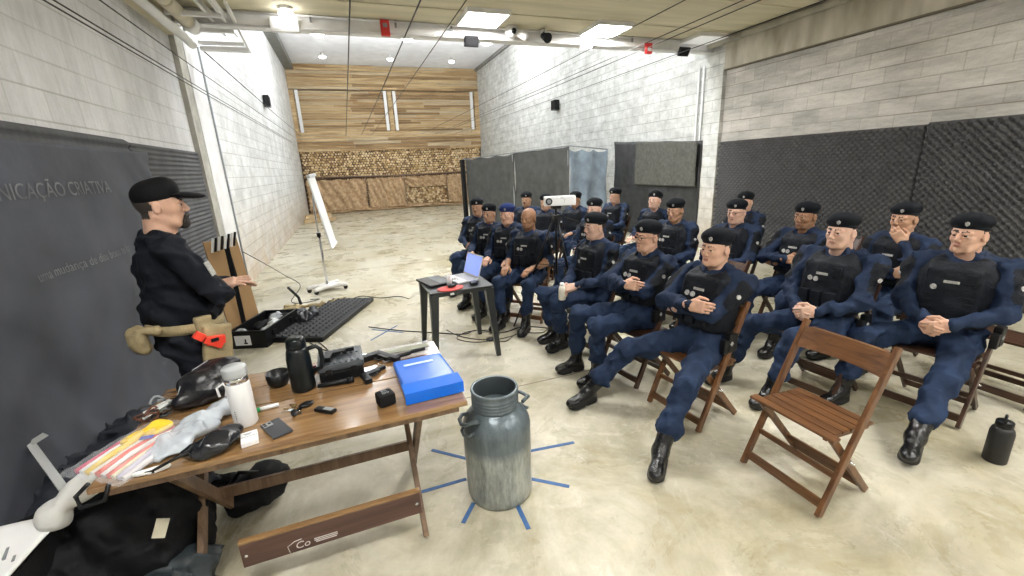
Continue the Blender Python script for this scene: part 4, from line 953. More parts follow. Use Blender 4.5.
mb = MB(); mb.tube([(-1.0, 1.74, Z0+0.005), (-1.05, 1.75, Z0-0.04), (-1.03, 1.72, Z0-0.07), (-0.95, 1.70, Z0-0.05), (-0.93, 1.715, Z0+0.003)], 0.008, 0, 6)
tag(mb.build('black_strap', M['black']), 'black strap looped round the left corner of the table', 'strap')

# ---- heap at lower left
def mlump(*a, **k): return lump(*a, **k)
bagm = mat('black_nylon', (0.006, 0.0065, 0.008), 0.7, spec=0.2, bump=0.6, bscale=20)
mlump('duffel_bag', [((-1.10, 2.05, 0.22), (0.26, 0.24, 0.30)), ((-1.35, 2.0, 0.22), (0.24, 0.28, 0.28)), ((-0.95, 2.18, 0.18), (0.12, 0.16, 0.2)), ((-1.06, 2.1, 0.38), (0.22, 0.2, 0.16))], 0.016, bagm, 'bulky black nylon bag on the floor under the left of the table', 'bag', 0.03, 3, 0.0, 0.06)
mb = MB(); mb.box((0, 0, 0), (0.045, 0.006, 0.075), 0, 0.002, Matrix.Translation((-0.90, 1.86, 0.42)) @ Matrix.Rotation(R_(20), 4, 'Y') @ Matrix.Rotation(-0.35, 4, 'X')); tag(mb.build('cream_tag', mat('cream_plastic', (0.62, 0.58, 0.45), 0.5)), 'cream label tag on the black bag under the table', 'tag')
jk = mat('dark_green_jacket', (0.018, 0.026, 0.030), 0.55, bump=0.6, bscale=18, var=0.5, vscale=12)
mlump('folded_jacket', [((-0.99, 1.80, 0.13), (0.19, 0.15, 0.13), rz3(0.5)), ((-1.18, 1.74, 0.15), (0.2, 0.15, 0.14)), ((-0.89, 1.90, 0.10), (0.12, 0.15, 0.11))], 0.013, jk, 'crumpled dark jacket lying in front of the black bag', 'jacket', 0.045, 6, 0.0, 0.04)
mb = MB(); rr = random.Random(4)
for i in range(6):
    a = rr.uniform(0, 3); c = Vector((-0.93+0.022*i-0.05*(i % 2), 1.665+0.025*i, 0.20-0.018*i)); mb.tube([tuple(c), tuple(c+Vector((0.02*math.cos(a), 0.004, 0.02*math.sin(a)+0.008))), tuple(c+Vector((0.04*math.cos(a), 0.012, 0.02)))], 0.0045, 0, 5)
tag(mb.build('white_print_marks', mat('faded_print', (0.30, 0.36, 0.36), 0.7)), 'pale brush-like print marks on the crumpled dark jacket', 'print')
mlump('shiny_package', [((-1.10, 1.66, 0.26), (0.13, 0.10, 0.07)), ((-1.22, 1.70, 0.24), (0.12, 0.09, 0.07))], 0.012, [mat('dark_cellophane', (0.02, 0.022, 0.02), 0.1, bump=0.8, bscale=25, coat=0.6)], 'shiny dark wrapped package on top of the crumpled jacket', 'package', 0.035, 6, 0.0)
mlump('blue_black_coat', [((-1.50, 2.45, 0.20), (0.20, 0.40, 0.26)), ((-1.46, 2.15, 0.16), (0.18, 0.22, 0.22)), ((-1.40, 2.85, 0.22), (0.2, 0.35, 0.24)), ((-1.2, 2.62, 0.18), (0.26, 0.2, 0.22))], 0.02, mat('navy_black_cloth', (0.014, 0.018, 0.028), 0.8, bump=0.5, bscale=14), 'dark navy cloth heap on the floor below the lettered drape', 'cloth', 0.05, 11, 0.0, 0.08)
mlump('white_roll', [((-1.16, 1.93, 0.62), (-1.00, 2.03, 0.72), 0.055, 0.045), ((-1.22, 1.90, 0.57), (0.055, 0.055, 0.06))], 0.008, mat('off_white_fabric', (0.62, 0.62, 0.60), 0.7, bump=0.4, bscale=20), 'off-white rolled fabric at the left end of the table', 'roll', 0.012, 3)
mb = MB(); mb.bar((-1.56, 2.46, 0.62), (-1.25, 2.05, 0.55), 0.035, 0.004, 0, up=(0.5, 0.2, 1)); mb.bar((-1.56, 2.46, 0.62), (-1.52, 2.50, 0.635), 0.055, 0.004, 0, up=(0, 0, 1))
tag(mb.build('grey_tape_strip', mat('grey_tape', (0.45, 0.46, 0.46), 0.5)), 'grey tape strip stuck on the dark cloth below the drape', 'tape')
mb = MB(); mb.grid(lambda u, v: (-1.56+0.30*u+0.05*v, 1.62+0.32*v, 0.545-0.02*math.sin(3*u+2*v)-0.06*(u-0.5)), 14, 14, 0)
o = mb.build('printed_paper', M['paper']); tag(o, 'white printed sheets lying at the lower left corner', 'paper'); md = o.modifiers.new('s', 'SOLIDIFY'); md.thickness = 0.006
mb = MB()
for i in range(5): mb.box((-1.40+0.03*i, 1.78+0.01*(i % 2), 0.552-0.007*i), (0.008, 0.06+0.014*(i % 3), 0.014), 0, rz=0.3)
mb.build('print', M['grey'], o)
mb = MB(); mb.box((-1.42, 1.80, 0.26), (0.36, 0.32, 0.50), 0, 0.03); tag(mb.build('storage_box', M['black_matte']), 'black box under the printed sheets in the lower left corner', 'box')
# dark shoe and small boxes under table
t = empty('black_bag_strap', (-0.72, 2.42, 0), 0, 'black shoulder bag on the floor behind the table legs', 'bag')
F = Field(); F.ell((0, 0, 0.10), (0.16, 0.13, 0.11), rz3(0.5), 0.03); F.ell((0.08, 0.05, 0.13), (0.1, 0.1, 0.1), None, 0.03); field_obj('bag_body', F, 0.014, [bagm], t, wr=0.02, zmin=0.0)
mb = MB(); mb.tube([(-0.1, -0.05, 0.18), (-0.02, -0.08, 0.28), (0.06, -0.06, 0.24)], 0.012, 0, 6); mb.build('strap', M['black'], t)

# ---- black plastic table with laptops
t = empty('plastic_table', (0.86, 4.02, 0), R_(1), 'black plastic side table carrying two laptops', 'table')
pb = mat('black_moulded_plastic', (0.018, 0.021, 0.023), 0.35)
mb = MB(); mb.box((0, 0, 0.705), (0.60, 0.60, 0.018), 0, 0.008); mb.box((0, 0, 0.685), (0.57, 0.57, 0.04), 0, 0.01); mb.build('tabletop', pb, t)
for sx in (1, -1):
    for sy in (1, -1):
        mb = MB(); c0 = (sx*0.262, sy*0.262); c1 = (sx*0.31, sy*0.31)
        vs = []
        for (cx_, cy_), w, z in ((c0, 0.04, 0.69), ((sx*0.268, sy*0.268), 0.034, 0.55), (c1, 0.020, 0.0)):
            vs += [(cx_-w, cy_-w, z), (cx_+w, cy_-w, z), (cx_+w, cy_+w, z), (cx_-w, cy_+w, z)]
        fs = [(3, 2, 1, 0), (8, 9, 10, 11)]
        for i in (0, 4): fs += [(i+k, i+(k+1) % 4, i+4+(k+1) % 4, i+4+k) for k in range(4)]
        mb.add([vs[i] for i in range(12)], [tuple(reversed(f)) for f in fs], 0); mb.build('leg', pb, t)
mb = MB(); mb.box((-0.10, -0.302, 0.687), (0.035, 0.006, 0.018), 0, 0.001); mb.build('sticker', M['paper'], t)
TZ = 0.716
def laptop(x, y, rz, label, bm_, key, open_ang, scr=None):
    t = empty('laptop', (x, y, TZ), rz, label, 'laptop', 'laptops on the black side table')
    mb = MB(); mb.box((0, 0, 0.009), (0.33, 0.23, 0.016), 0, 0.004); mb.build('laptop_base', bm_, t)
    mb = MB()
    for r_ in range(5):
        for c in range(12): mb.box((-0.1375+0.025*c, 0.085-0.021*r_, 0.0182), (0.021, 0.017, 0.003), 0)
    mb.build('keyboard', key, t)
    mb = MB(); mb.box((0, -0.075, 0.0176), (0.10, 0.06, 0.001), 0); mb.build('touchpad', key if scr is None else M['steel'], t)
    a = R_(open_ang)
    ca_, sa_ = math.cos(a), math.sin(a)
    Mh = Matrix(((1, 0, 0, 0), (0, -ca_, -sa_, 0.112), (0, sa_, -ca_, 0.019), (0, 0, 0, 1)))
    mb = MB(); mb.box((0, 0.112, 0.004), (0.33, 0.224, 0.007), 0, 0.003, Mh); l = mb.build('laptop_lid', bm_, t)
    if scr:
        mb = MB(); mb.box((0, 0.114, 0.0078), (0.305, 0.19, 0.0015), 0, 0, Mh); mb.build('screen', scr, l)
    return t
slv = mat('silver_laptop', (0.62, 0.63, 0.64), 0.35, 0.4)
scr = mat('lit_laptop_screen', (0.05, 0.06, 0.12), 0.25, emit=((0.16, 0.22, 0.60), 1.6))
laptop(0.945, 4.085, R_(-78), 'open silver laptop with a blue-lit screen on the black side table', slv, mat('grey_keys', (0.42, 0.43, 0.45), 0.5), 108, scr)
t = empty('laptop', (0.68, 4.10, TZ), R_(-76), 'black laptop base with dark keys at the left of the side table', 'laptop', 'laptops on the black side table')
mb = MB(); mb.box((0, 0, 0.012), (0.36, 0.24, 0.022), 0, 0.005); mb.build('laptop_base', M['black'], t)
mb = MB()
for r_ in range(5):
    for c in range(13): mb.box((-0.15+0.025*c, 0.09-0.022*r_, 0.0245), (0.02, 0.017, 0.003), 0)
mb.build('keyboard', M['grey'], t)
t = empty('mouse_pad', (0.77, 3.80, TZ), R_(10), 'round red mouse pad at the near edge of the side table', 'mouse pad')
mb = MB(); mb.prism([(0.125*math.cos(a), 0.085*math.sin(a)) for a in [2*math.pi*i/28 for i in range(28)]], 0, 0.008, 0); mb.build('pad', mat('red_gel_pad', (0.62, 0.05, 0.04), 0.45), t)
F = Field(); F.ell((0, 0, 0.016), (0.03, 0.048, 0.018), None, 0.01); o = field_obj('computer_mouse', F, 0.005, [M['black']]); o.location = (0.79, 3.82, TZ+0.004); o.rotation_euler = (0, 0, R_(-60)); tag(o, 'black computer mouse on the red pad', 'mouse')
mb = MB(); mb.lathe([(0.026, 0), (0.028, 0.003), (0.033, 0.10), (0.031, 0.10), (0.026, 0.006), (0.001, 0.004)], 0, 20, c=(0.79, 3.93, TZ)); tag(mb.build('drinking_glass', mat('clear_glass', (0.85, 0.88, 0.88), 0.05, trans=0.0, alpha=0.35)), 'clear drinking glass between the two laptops', 'glass')
mb = MB(); mb.box((0.99, 3.815, TZ+0.016), (0.06, 0.085, 0.03), 0, 0.006, rz=1.3) if False else mb.box((0, 0, 0), (0.06, 0.085, 0.03), 0, 0.006, Matrix.Translation((1.00, 3.83, TZ+0.016)))
tag(mb.build('power_adapter', M['black']), 'black power brick in front of the silver laptop', 'adapter')
# floor cables
def cable(pts, label, r=0.006, name='floor_cable'):
    P = []
    q = [Vector((*p, r) if len(p) == 2 else p) for p in pts]
    for i in range(len(q)-1):
        p0, p1, p2, p3 = q[max(i-1, 0)], q[i], q[i+1], q[min(i+2, len(q)-1)]
        for k in range(6):
            s = k/6; P.append(0.5*((2*p1)+(p2-p0)*s+(2*p0-5*p1+4*p2-p3)*s*s+(3*p1-p0-3*p2+p3)*s**3))
    P.append(q[-1]); mb = MB(); mb.tube(P, r, 0, 6); tag(mb.build(name, M['cable']), label, 'cable', 'black cables on the floor')
cable([(0.02, 5.15), (0.35, 4.85), (0.7, 4.6), (1.0, 4.4), (1.15, 4.45), (1.4, 4.25), (1.7, 4.3), (2.05, 4.0)], 'black cable running on the floor from the case past the side table')
cable([(0.85, 4.62), (0.95, 4.35), (1.15, 4.15), (1.35, 4.2), (1.3, 4.38), (1.05, 4.45), (0.9, 4.3), (1.1, 4.1), (1.5, 4.12), (1.75, 4.35)], 'black cable looped on the floor under the side table', 0.005)
cable([(1.20, 4.1), (1.35, 4.0), (1.55, 4.15), (1.8, 4.05), (1.95, 4.2)], 'short black cable curled at the tripod foot', 0.005)
cable([(1.05, 4.3, 0.70), (1.12, 4.36, 0.45), (1.14, 4.38, 0.1), (1.2, 4.36, 0.006), (1.35, 4.3)], 'black cable dropping from the laptop to the floor', 0.004)
mb = MB(); mb.lathe([(0.001, 0.02), (0.045, 0.018), (0.05, 0.0)], 0, 16, c=(1.22, 4.12, 0)); tag(mb.build('cable_reel', M['black']), 'small flat black disc on the floor under the side table', 'disc')

# ---- flip chart
t = empty('flip_chart', (-0.50, 7.27, 0), 0, 'white flip-chart board on a wheeled stand seen nearly edge on', 'flip chart')
F = Field(); bs = mat('off_white_base', (0.72, 0.71, 0.68), 0.45)
F.ell((0, 0, 0.075), (0.13, 0.13, 0.03), None, 0.05)
for a in (185, 235, 350, 60): F.cone((0, 0, 0.075), (0.28*math.cos(R_(a)), 0.28*math.sin(R_(a)), 0.07), 0.05, 0.035, 0.06)
F.box((0, 0, 0.13), (0.5, 0.5, 0.02), None, 0.0, 0.01, -1, sub=True); F.box((0, 0, 0.0), (0.5, 0.5, 0.045), None, 0.0, 0.01, -1, sub=True)
field_obj('stand_base', F, 0.012, [bs], t)
for a in (185, 235, 350, 60):
    mb = MB(); c = (0.27*math.cos(R_(a)), 0.27*math.sin(R_(a))); mb.tube([(c[0], c[1]-0.02, 0.032), (c[0], c[1]+0.02, 0.032)], 0.032, 0, 14); mb.build('caster', M['black'], t)
mb = MB(); mb.tube([(0, 0, 0.07), (-0.005, 0, 0.95)], 0.017, 0, 12); mb.tube([(-0.005, 0, 0.9), (-0.01, 0.0, 1.25), (0.0, 0.0, 1.5)], 0.013, 0, 12); mb.lathe([(0.04, 0.07), (0.03, 0.11), (0.018, 0.13)], 0, 14); mb.build('pole', M['steel'], t)
mb = MB(); mb.tube([(-0.005, 0, 0.86), (-0.005, 0, 0.92)], 0.032, 0, 12); mb.build('clamp', M['black'], t)
u = Vector((0.155, 0.02, -0.98)).normalized(); w_ = Vector((0.10, 0.99, 0.06)).normalized(); nn = u.cross(w_).normalized(); w_ = nn.cross(u)
Mb = Matrix((w_, -u, nn)).transposed().to_4x4(); Mb.translation = Vector((0.10, 0.0, 1.24))
mb = MB(); mb.box((0, 0, 0), (0.54, 1.08, 0.02), 0, 0.004, Mb); mb.build('board', mat('white_board', (0.84, 0.86, 0.88), 0.35), t)
mb = MB(); mb.box((0, -0.54, 0.008), (0.55, 0.02, 0.03), 0, 0.0, Mb); mb.build('bottom_bar', M['white'], t)
mb = MB(); mb.box((0, 0.54, 0.012), (0.55, 0.05, 0.045), 0, 0.006, Mb); mb.build('clip_bar', M['grey'] if False else mat('pale_grey', (0.55, 0.56, 0.58), 0.4), t)

# ---- cases on the floor at left
t = empty('rifle_case', (-0.44, 5.70, 0), R_(-24.5), 'long open black case lined with egg-crate foam lying on the floor', 'case')
eg = mat('black_case_foam', (0.022, 0.024, 0.026), 0.6)
mb = MB(); mb.box((0, 0, 0.028), (0.60, 1.50, 0.056), 0, 0.012)
mb.build('case_shell', M['black'], t)
mb = MB(); mb.grid(lambda u, v: (-0.275+0.55*u, -0.72+1.44*v, 0.062+0.022*max(0, math.sin(u*math.pi*2*7))*max(0, math.sin(v*math.pi*2*19+(0.0)))), 84, 190, 0); mb.build('foam_lining', mat('grey_case_foam', (0.035, 0.037, 0.04), 0.7, spec=0.3), t)
for i, (x, y0, y1) in enumerate(((-0.12, -0.45, 0.15), (0.10, -0.1, 0.55))):
    mb = MB(); mb.bar((x, y0, 0.095), (x+0.03, y1, 0.095), 0.035, 0.03, 0, bev=0.005); mb.tube([(x+0.02, y1, 0.098), (x+0.035, y1+0.2, 0.098)], 0.009, 0, 8); mb.box((x-0.03, y0+0.12, 0.092), (0.09, 0.03, 0.022), 0, 0.004)
    tag(mb.build('airsoft_part', M['black_matte']), ('black barrel part lying on the foam near the front of the open case', 'black barrel part lying on the foam near the far end of the open case')[i], 'barrel', 'parts lying in the open case')
t = empty('hard_case', (-1.10, 5.42, 0), R_(-20), 'deep black hard case with a white label, standing open by the left wall', 'case')
mb = MB()
for c, d in (((0, -0.36, 0.10), (0.40, 0.02, 0.20)), ((0, 0.36, 0.10), (0.40, 0.02, 0.20)), ((-0.19, 0, 0.10), (0.02, 0.72, 0.20)), ((0.19, 0, 0.10), (0.02, 0.72, 0.20)), ((0, 0, 0.02), (0.38, 0.72, 0.02))): mb.box(c, d, 0, 0.006)
for y in (-0.2, 0.2): mb.box((0.205, y, 0.12), (0.02, 0.06, 0.06), 0, 0.005)
mb.box((0, -0.372, 0.19), (0.42, 0.02, 0.03), 0, 0.004); mb.box((0.202, 0, 0.19), (0.02, 0.74, 0.03), 0, 0.004)
mb.build('case_shell', M['black'], t)
mb = MB(); mb.box((-0.05, -0.372, 0.095), (0.17, 0.004, 0.11), 0); l = mb.build('paper_label', M['paper'], t)
mb = MB(); mb.box((-0.02, -0.375, 0.085), (0.015, 0.003, 0.05), 0); mb.box((-0.02, -0.375, 0.063), (0.04, 0.003, 0.014), 0); mb.build('print', M['black'], l)
F = Field(); rr = random.Random(2)
for i in range(16): F.ell((rr.uniform(-.14, .14), rr.uniform(-.3, .3), 0.13), (rr.uniform(.03, .07), rr.uniform(.03, .09), 0.05), None, 0.01, i % 3)
o = field_obj('gear_in_case', F, 0.012, [M['black_matte'], M['grey'], mat('silver_foil', (0.45, 0.47, 0.47), 0.3, 0.3)], wr=0.02); o.location = (-1.10, 5.42, 0.02); o.rotation_euler = (0, 0, R_(-20)); tag(o, 'jumbled gear filling the deep black hard case', 'gear')
lump('goggles_bundle', [((-0.70, 5.62, 0.09), (0.09, 0.10, 0.09)), ((-0.62, 5.80, 0.08), (0.08, 0.12, 0.08)), ((-0.78, 5.9, 0.07), (0.1, 0.1, 0.07))], 0.012, mat('dark_gear', (0.02, 0.022, 0.028), 0.35, bump=0.6, bscale=20), 'dark bundle of masks between the two black cases', 'bundle', 0.035, 5, 0.0)
lump('khaki_straps', [((-1.0, 6.35, 0.05), (-0.55, 6.25, 0.06), 0.03, 0.03), ((-0.6, 6.25, 0.06), (-0.25, 6.45, 0.04), 0.028, 0.03), ((-1.05, 6.15, 0.06), (-0.8, 6.3, 0.05), 0.035, 0.03)], 0.012, M['khaki'], 'khaki strap bundle lying behind the black cases', 'straps', 0.03, 7, 0.0)
cable([(-1.55, 7.2, 0.75), (-1.35, 7.3, 0.55), (-1.05, 7.1, 0.35), (-0.85, 6.95, 0.2), (-0.98, 6.75, 0.03), (-0.8, 6.6, 0.02), (-0.6, 6.7, 0.02), (-0.7, 6.5, 0.08)], 'thin cable arching down from the column to the gear heap', 0.006)
cable([(-0.25, 6.4), (-0.05, 6.6), (0.1, 6.5), (0.25, 6.35), (0.5, 6.3), (0.62, 6.1)], 'short cable lying beyond the open foam case')
cable([(-0.62, 4.95), (-0.5, 4.7), (-0.42, 4.62), (-0.5, 4.85), (-0.6, 5.1)], 'short cable lying in front of the open foam case')
mb = MB(); mb.tube([(-0.98, 6.7, 0.25), (-0.85, 6.55, 0.12), (-0.83, 6.5, 0.03)], 0.02, 0, 8); tag(mb.build('hose_end', M['black']), 'thick black hose end standing up by the gear heap', 'hose')
# cardboard target panels leaning on the wall
cb = mat('cardboard', (0.36, 0.22, 0.10), 0.85, var=0.12, vscale=3)
t = empty('cardboard_target', (-1.36, 5.7, 0), 0, 'brown cardboard target panel leaning at the left wall behind the instructor', 'target')
mb = MB(); mb.box((0, 0, 0.56), (0.02, 0.36, 1.12), 0, 0.003, Matrix.Rotation(R_(-52), 4, 'Z') @ Matrix.Rotation(R_(-8), 4, 'Y')); mb.build('panel', cb, t)
mb = MB(); mb.box((0.013, 0.05, 0.8), (0.008, 0.03, 0.5), 0, 0.0, Matrix.Rotation(R_(-52), 4, 'Z') @ Matrix.Rotation(R_(-8), 4, 'Y')); mb.build('stripe', M['black_matte'], t)
t = empty('striped_target', (-1.38, 5.62, 0.0), 0, 'black and white striped paper target standing behind the instructor', 'target')
mb = MB(); mb.box((0.02, 0.02, 0.56), (0.05, 0.012, 1.1), 0, 0.003); mb.build('stake', M['black_matte'], t)
mb = MB()
for i in range(8): mb.bar((-0.12+0.032*i, -0.01, 1.00+0.008*i), (-0.085+0.032*i, -0.01, 1.15+0.008*i), 0.03, 0.02, i % 2, up=(1, 0, 0))
mb.build('stripes', [M['paper'], M['black']], t)

# ---- black bottle on the floor at right
t = empty('water_bottle', (3.33, 1.045, 0), R_(20), 'black insulated bottle standing on the floor at far right', 'bottle')
bm2 = mat('matte_black_bottle', (0.010, 0.010, 0.011), 0.5)
mb = MB(); mb.lathe([(0.001, 0), (0.048, 0), (0.052, 0.006), (0.052, 0.19), (0.046, 0.215), (0.032, 0.228)], 0, 28); mb.build('bottle_body', bm2, t)
mb = MB(); mb.lathe([(0.036, 0.226), (0.038, 0.23), (0.038, 0.258), (0.034, 0.264), (0.001, 0.266)], 0, 24); mb.tube([(-0.034, 0, 0.25), (-0.03, 0, 0.285), (0.03, 0, 0.285), (0.034, 0, 0.25)], 0.007, 0, 8); mb.build('cap', M['black'], t)

# ---- tripod with its white box
tx, ty = 2.03, 4.14
t = empty('tripod', (tx, ty, 0), 0, 'black three-legged tripod standing between the seated men', 'tripod')
for a in (154, 274, 34):
    mb = MB(); d = Vector((math.cos(R_(a)), math.sin(R_(a)), 0)); mb.tube([(d.x*0.03, d.y*0.03, 1.22), tuple(d*0.26+Vector((0, 0, 0.62)))], 0.013, 0, 8); mb.tube([tuple(d*0.24+Vector((0, 0, 0.66))), tuple(d*0.50+Vector((0, 0, 0.01)))], 0.009, 0, 8)
    mb.tube([tuple(d*0.04+Vector((0, 0, 0.72))), tuple(d*0.22+Vector((0, 0, 0.74)))], 0.005, 0, 6); mb.build('leg', M['black'], t)
mb = MB(); mb.tube([(0, 0, 0.62), (0, 0, 1.34)], 0.014, 0, 10); mb.box((0, 0, 1.23), (0.07, 0.07, 0.07), 0, 0.01); mb.box((0, 0, 1.345), (0.09, 0.07, 0.03), 0, 0.005); mb.build('centre_column', M['black'], t)
mb = MB(); mb.tube([(0, 0, 1.30), (0.12, 0.02, 1.22), (0.30, 0.05, 1.16)], 0.008, 0, 8); mb.build('pan_handle', M['black'], t)
t = empty('projector', (tx+0.045, ty, 1.362), R_(-22), 'long white box with a round lens mounted on the tripod', 'projector')
pw = mat('white_gloss_plastic', (0.78, 0.79, 0.80), 0.3)
mb = MB(); mb.box((0, 0, 0.048), (0.33, 0.13, 0.095), 0, 0.012); mb.build('housing', pw, t)
mb = MB(); mb.tube([(-0.115, -0.064, 0.048), (-0.115, -0.074, 0.048)], 0.036, 0, 20); mb.build('lens_ring', M['black'], t)
mb = MB(); mb.tube([(-0.115, -0.073, 0.048), (-0.115, -0.080, 0.048)], 0.022, 0, 18); mb.build('lens', M['grey'], t)
mb = MB(); mb.box((0.02, -0.0662, 0.080), (0.03, 0.002, 0.007), 0); mb.box((-0.03, -0.0662, 0.082), (0.012, 0.002, 0.005), 0); mb.build('print', M['grey'], t)
text_mesh('print', '7', 0.055, mat('pale_print', (0.45, 0.46, 0.48), 0.5), Matrix(((1, 0, 0, 0.045), (0, 0, -1, -0.0665), (0, 1, 0, 0.048), (0, 0, 0, 1))), t, ext=0.0005)
# ================================================================== PEOPLE
NAVY = (0.0125, 0.0235, 0.054)
M['navy'] = mat('navy_uniform_cloth', NAVY, 0.75, var=0.3, vscale=9, bump=0.35, bscale=45)
M['navy_pants'] = mat('navy_trouser_cloth', (0.0155, 0.0295, 0.067), 0.75, var=0.25, vscale=9, bump=0.35, bscale=40)
M['panel'] = mat('black_quilted_panel', (0.006, 0.0075, 0.011), 0.7, bump=0.6, bscale=90)
M['vest'] = mat('black_vest_fabric', (0.0065, 0.0085, 0.013), 0.62, var=0.35, vscale=16, bump=0.5, bscale=70)
M['beret'] = mat('black_beret_felt', (0.006, 0.0075, 0.0105), 0.85, var=0.2, vscale=30, bump=0.2, bscale=200)
M['beret_blue'] = mat('navy_beret_felt', (0.02, 0.035, 0.13), 0.9, bump=0.2, bscale=200)
M['boot'] = mat('black_boot_leather', (0.006, 0.006, 0.007), 0.25, bump=0.35, bscale=60)
M['sole'] = mat('black_rubber_sole', (0.01, 0.01, 0.01), 0.7)
M['lips'] = mat('lips', (0.36, 0.16, 0.12), 0.5)
M['hair'] = mat('short_dark_hair', (0.035, 0.027, 0.022), 0.85, bump=0.5, bscale=250)
M['eye_white'] = mat('eye_white', (0.45, 0.42, 0.40), 0.3)
M['iris'] = mat('dark_iris', (0.02, 0.012, 0.008), 0.15)
M['badge'] = mat('silver_badge', (0.42, 0.42, 0.41), 0.5, 0.1, var=0.5, vscale=90)
M['tape_grey'] = mat('grey_name_tape', (0.35, 0.35, 0.33), 0.7, var=0.3, vscale=90)
M['shirt_black'] = mat('black_shirt_cloth', (0.007, 0.009, 0.014), 0.8, bump=0.3, bscale=45)
M['pants_black'] = mat('charcoal_trouser_cloth', (0.012, 0.014, 0.02), 0.8, bump=0.3, bscale=45)
for _n, _s in (('navy', 8), ('navy_pants', 7), ('shirt_black', 8), ('pants_black', 7)): cloth_folds(M[_n], _s, 0.9)
cloth_folds(M['vest'], 14, 0.4)
for _n in ('navy', 'navy_pants', 'shirt_black', 'pants_black', 'vest', 'panel', 'beret', 'beret_blue'): M[_n].node_tree.nodes['Principled BSDF'].inputs['Specular IOR Level'].default_value = 0.18
SKIN = {'light': (0.55, 0.33, 0.235), 'pale': (0.60, 0.38, 0.29), 'tan': (0.43, 0.245, 0.155), 'brown': (0.30, 0.155, 0.085)}
for _k, _c in SKIN.items():
    M['skin_'+_k] = mat('skin_'+_k, _c, 0.5, var=0.1, vscale=22, bump=0.15, bscale=90)
    _b = M['skin_'+_k].node_tree.nodes['Principled BSDF']
    _b.inputs['Subsurface Weight'].default_value = 0.08; _b.inputs['Subsurface Radius'].default_value = (0.02, 0.008, 0.004)
    _b.inputs['Subsurface Scale'].default_value = 0.3
    M['stub_'+_k] = mat('stubble_skin_'+_k, tuple(c*0.72 for c in _c), 0.6)

def ik(a, c, l1, l2, pole):
    a = np.asarray(a, float); c = np.asarray(c, float); d = c-a; L = np.linalg.norm(d); u = d/L
    if L > (l1+l2)*0.995: L = (l1+l2)*0.995; c = a+u*L
    x = (l1*l1-l2*l2+L*L)/(2*L); h = math.sqrt(max(l1*l1-x*x, 0)); p = np.asarray(pole, float)-u*np.dot(pole, u)
    return a+u*x+nrm(p)*h, c

def hand(F, w, d, n, side, curl=0.35, m=1, thumb_in=0.3, splay=0.0):
    """w wrist, d finger direction, n palm normal; five separate fingers with three bones each"""
    w = np.asarray(w, float); d = nrm(d); n = nrm(np.asarray(n, float)-d*np.dot(n, d)); t = np.cross(d, n)*(1 if side == 'R' else -1)
    R = np.stack([d, t, n], 1)
    F.cone(w-d*0.03, w+d*0.015, 0.027, 0.026, 0.015, m)
    F.box(w+d*0.048, (0.036, 0.03, 0.005), R, 0.0115, 0.012, m)
    F.ell(w+d*0.028+t*0.024+n*0.008, (0.03, 0.018, 0.016), R, 0.01, m)
    for o, ln, r, cx in ((0.031, 0.074, 0.0092, 0.9), (0.0105, 0.083, 0.0094, 1.0), (-0.0105, 0.077, 0.009, 1.08), (-0.030, 0.06, 0.0082, 1.2)):
        p = w+d*0.084+t*o; a = 0.0; seg = (0.46, 0.31, 0.25); rr = r
        sp = splay*o*8
        for i in range(3):
            a += curl*cx*(0.7 if i == 0 else 1.0)
            v = nrm((d*math.cos(a)+n*math.sin(a))+t*sp)
            q = p+v*ln*seg[i]; F.cone(p, q, rr, rr*0.93, 0.004, m); p = q; rr *= 0.93
    p = w+d*0.022+t*0.034; q = p+nrm(d*0.6+t*0.7+n*0.35)*0.036; F.cone(p, q, 0.0125, 0.0108, 0.008, m)
    q2 = q+nrm(d*0.9+t*(0.25-thumb_in)+n*0.3)*0.03; F.cone(q, q2, 0.0105, 0.0098, 0.004, m)
    q3 = q2+nrm(d*0.9+t*(0.05-thumb_in)+n*(0.25))*0.022; F.cone(q2, q3, 0.0096, 0.0088, 0.004, m)

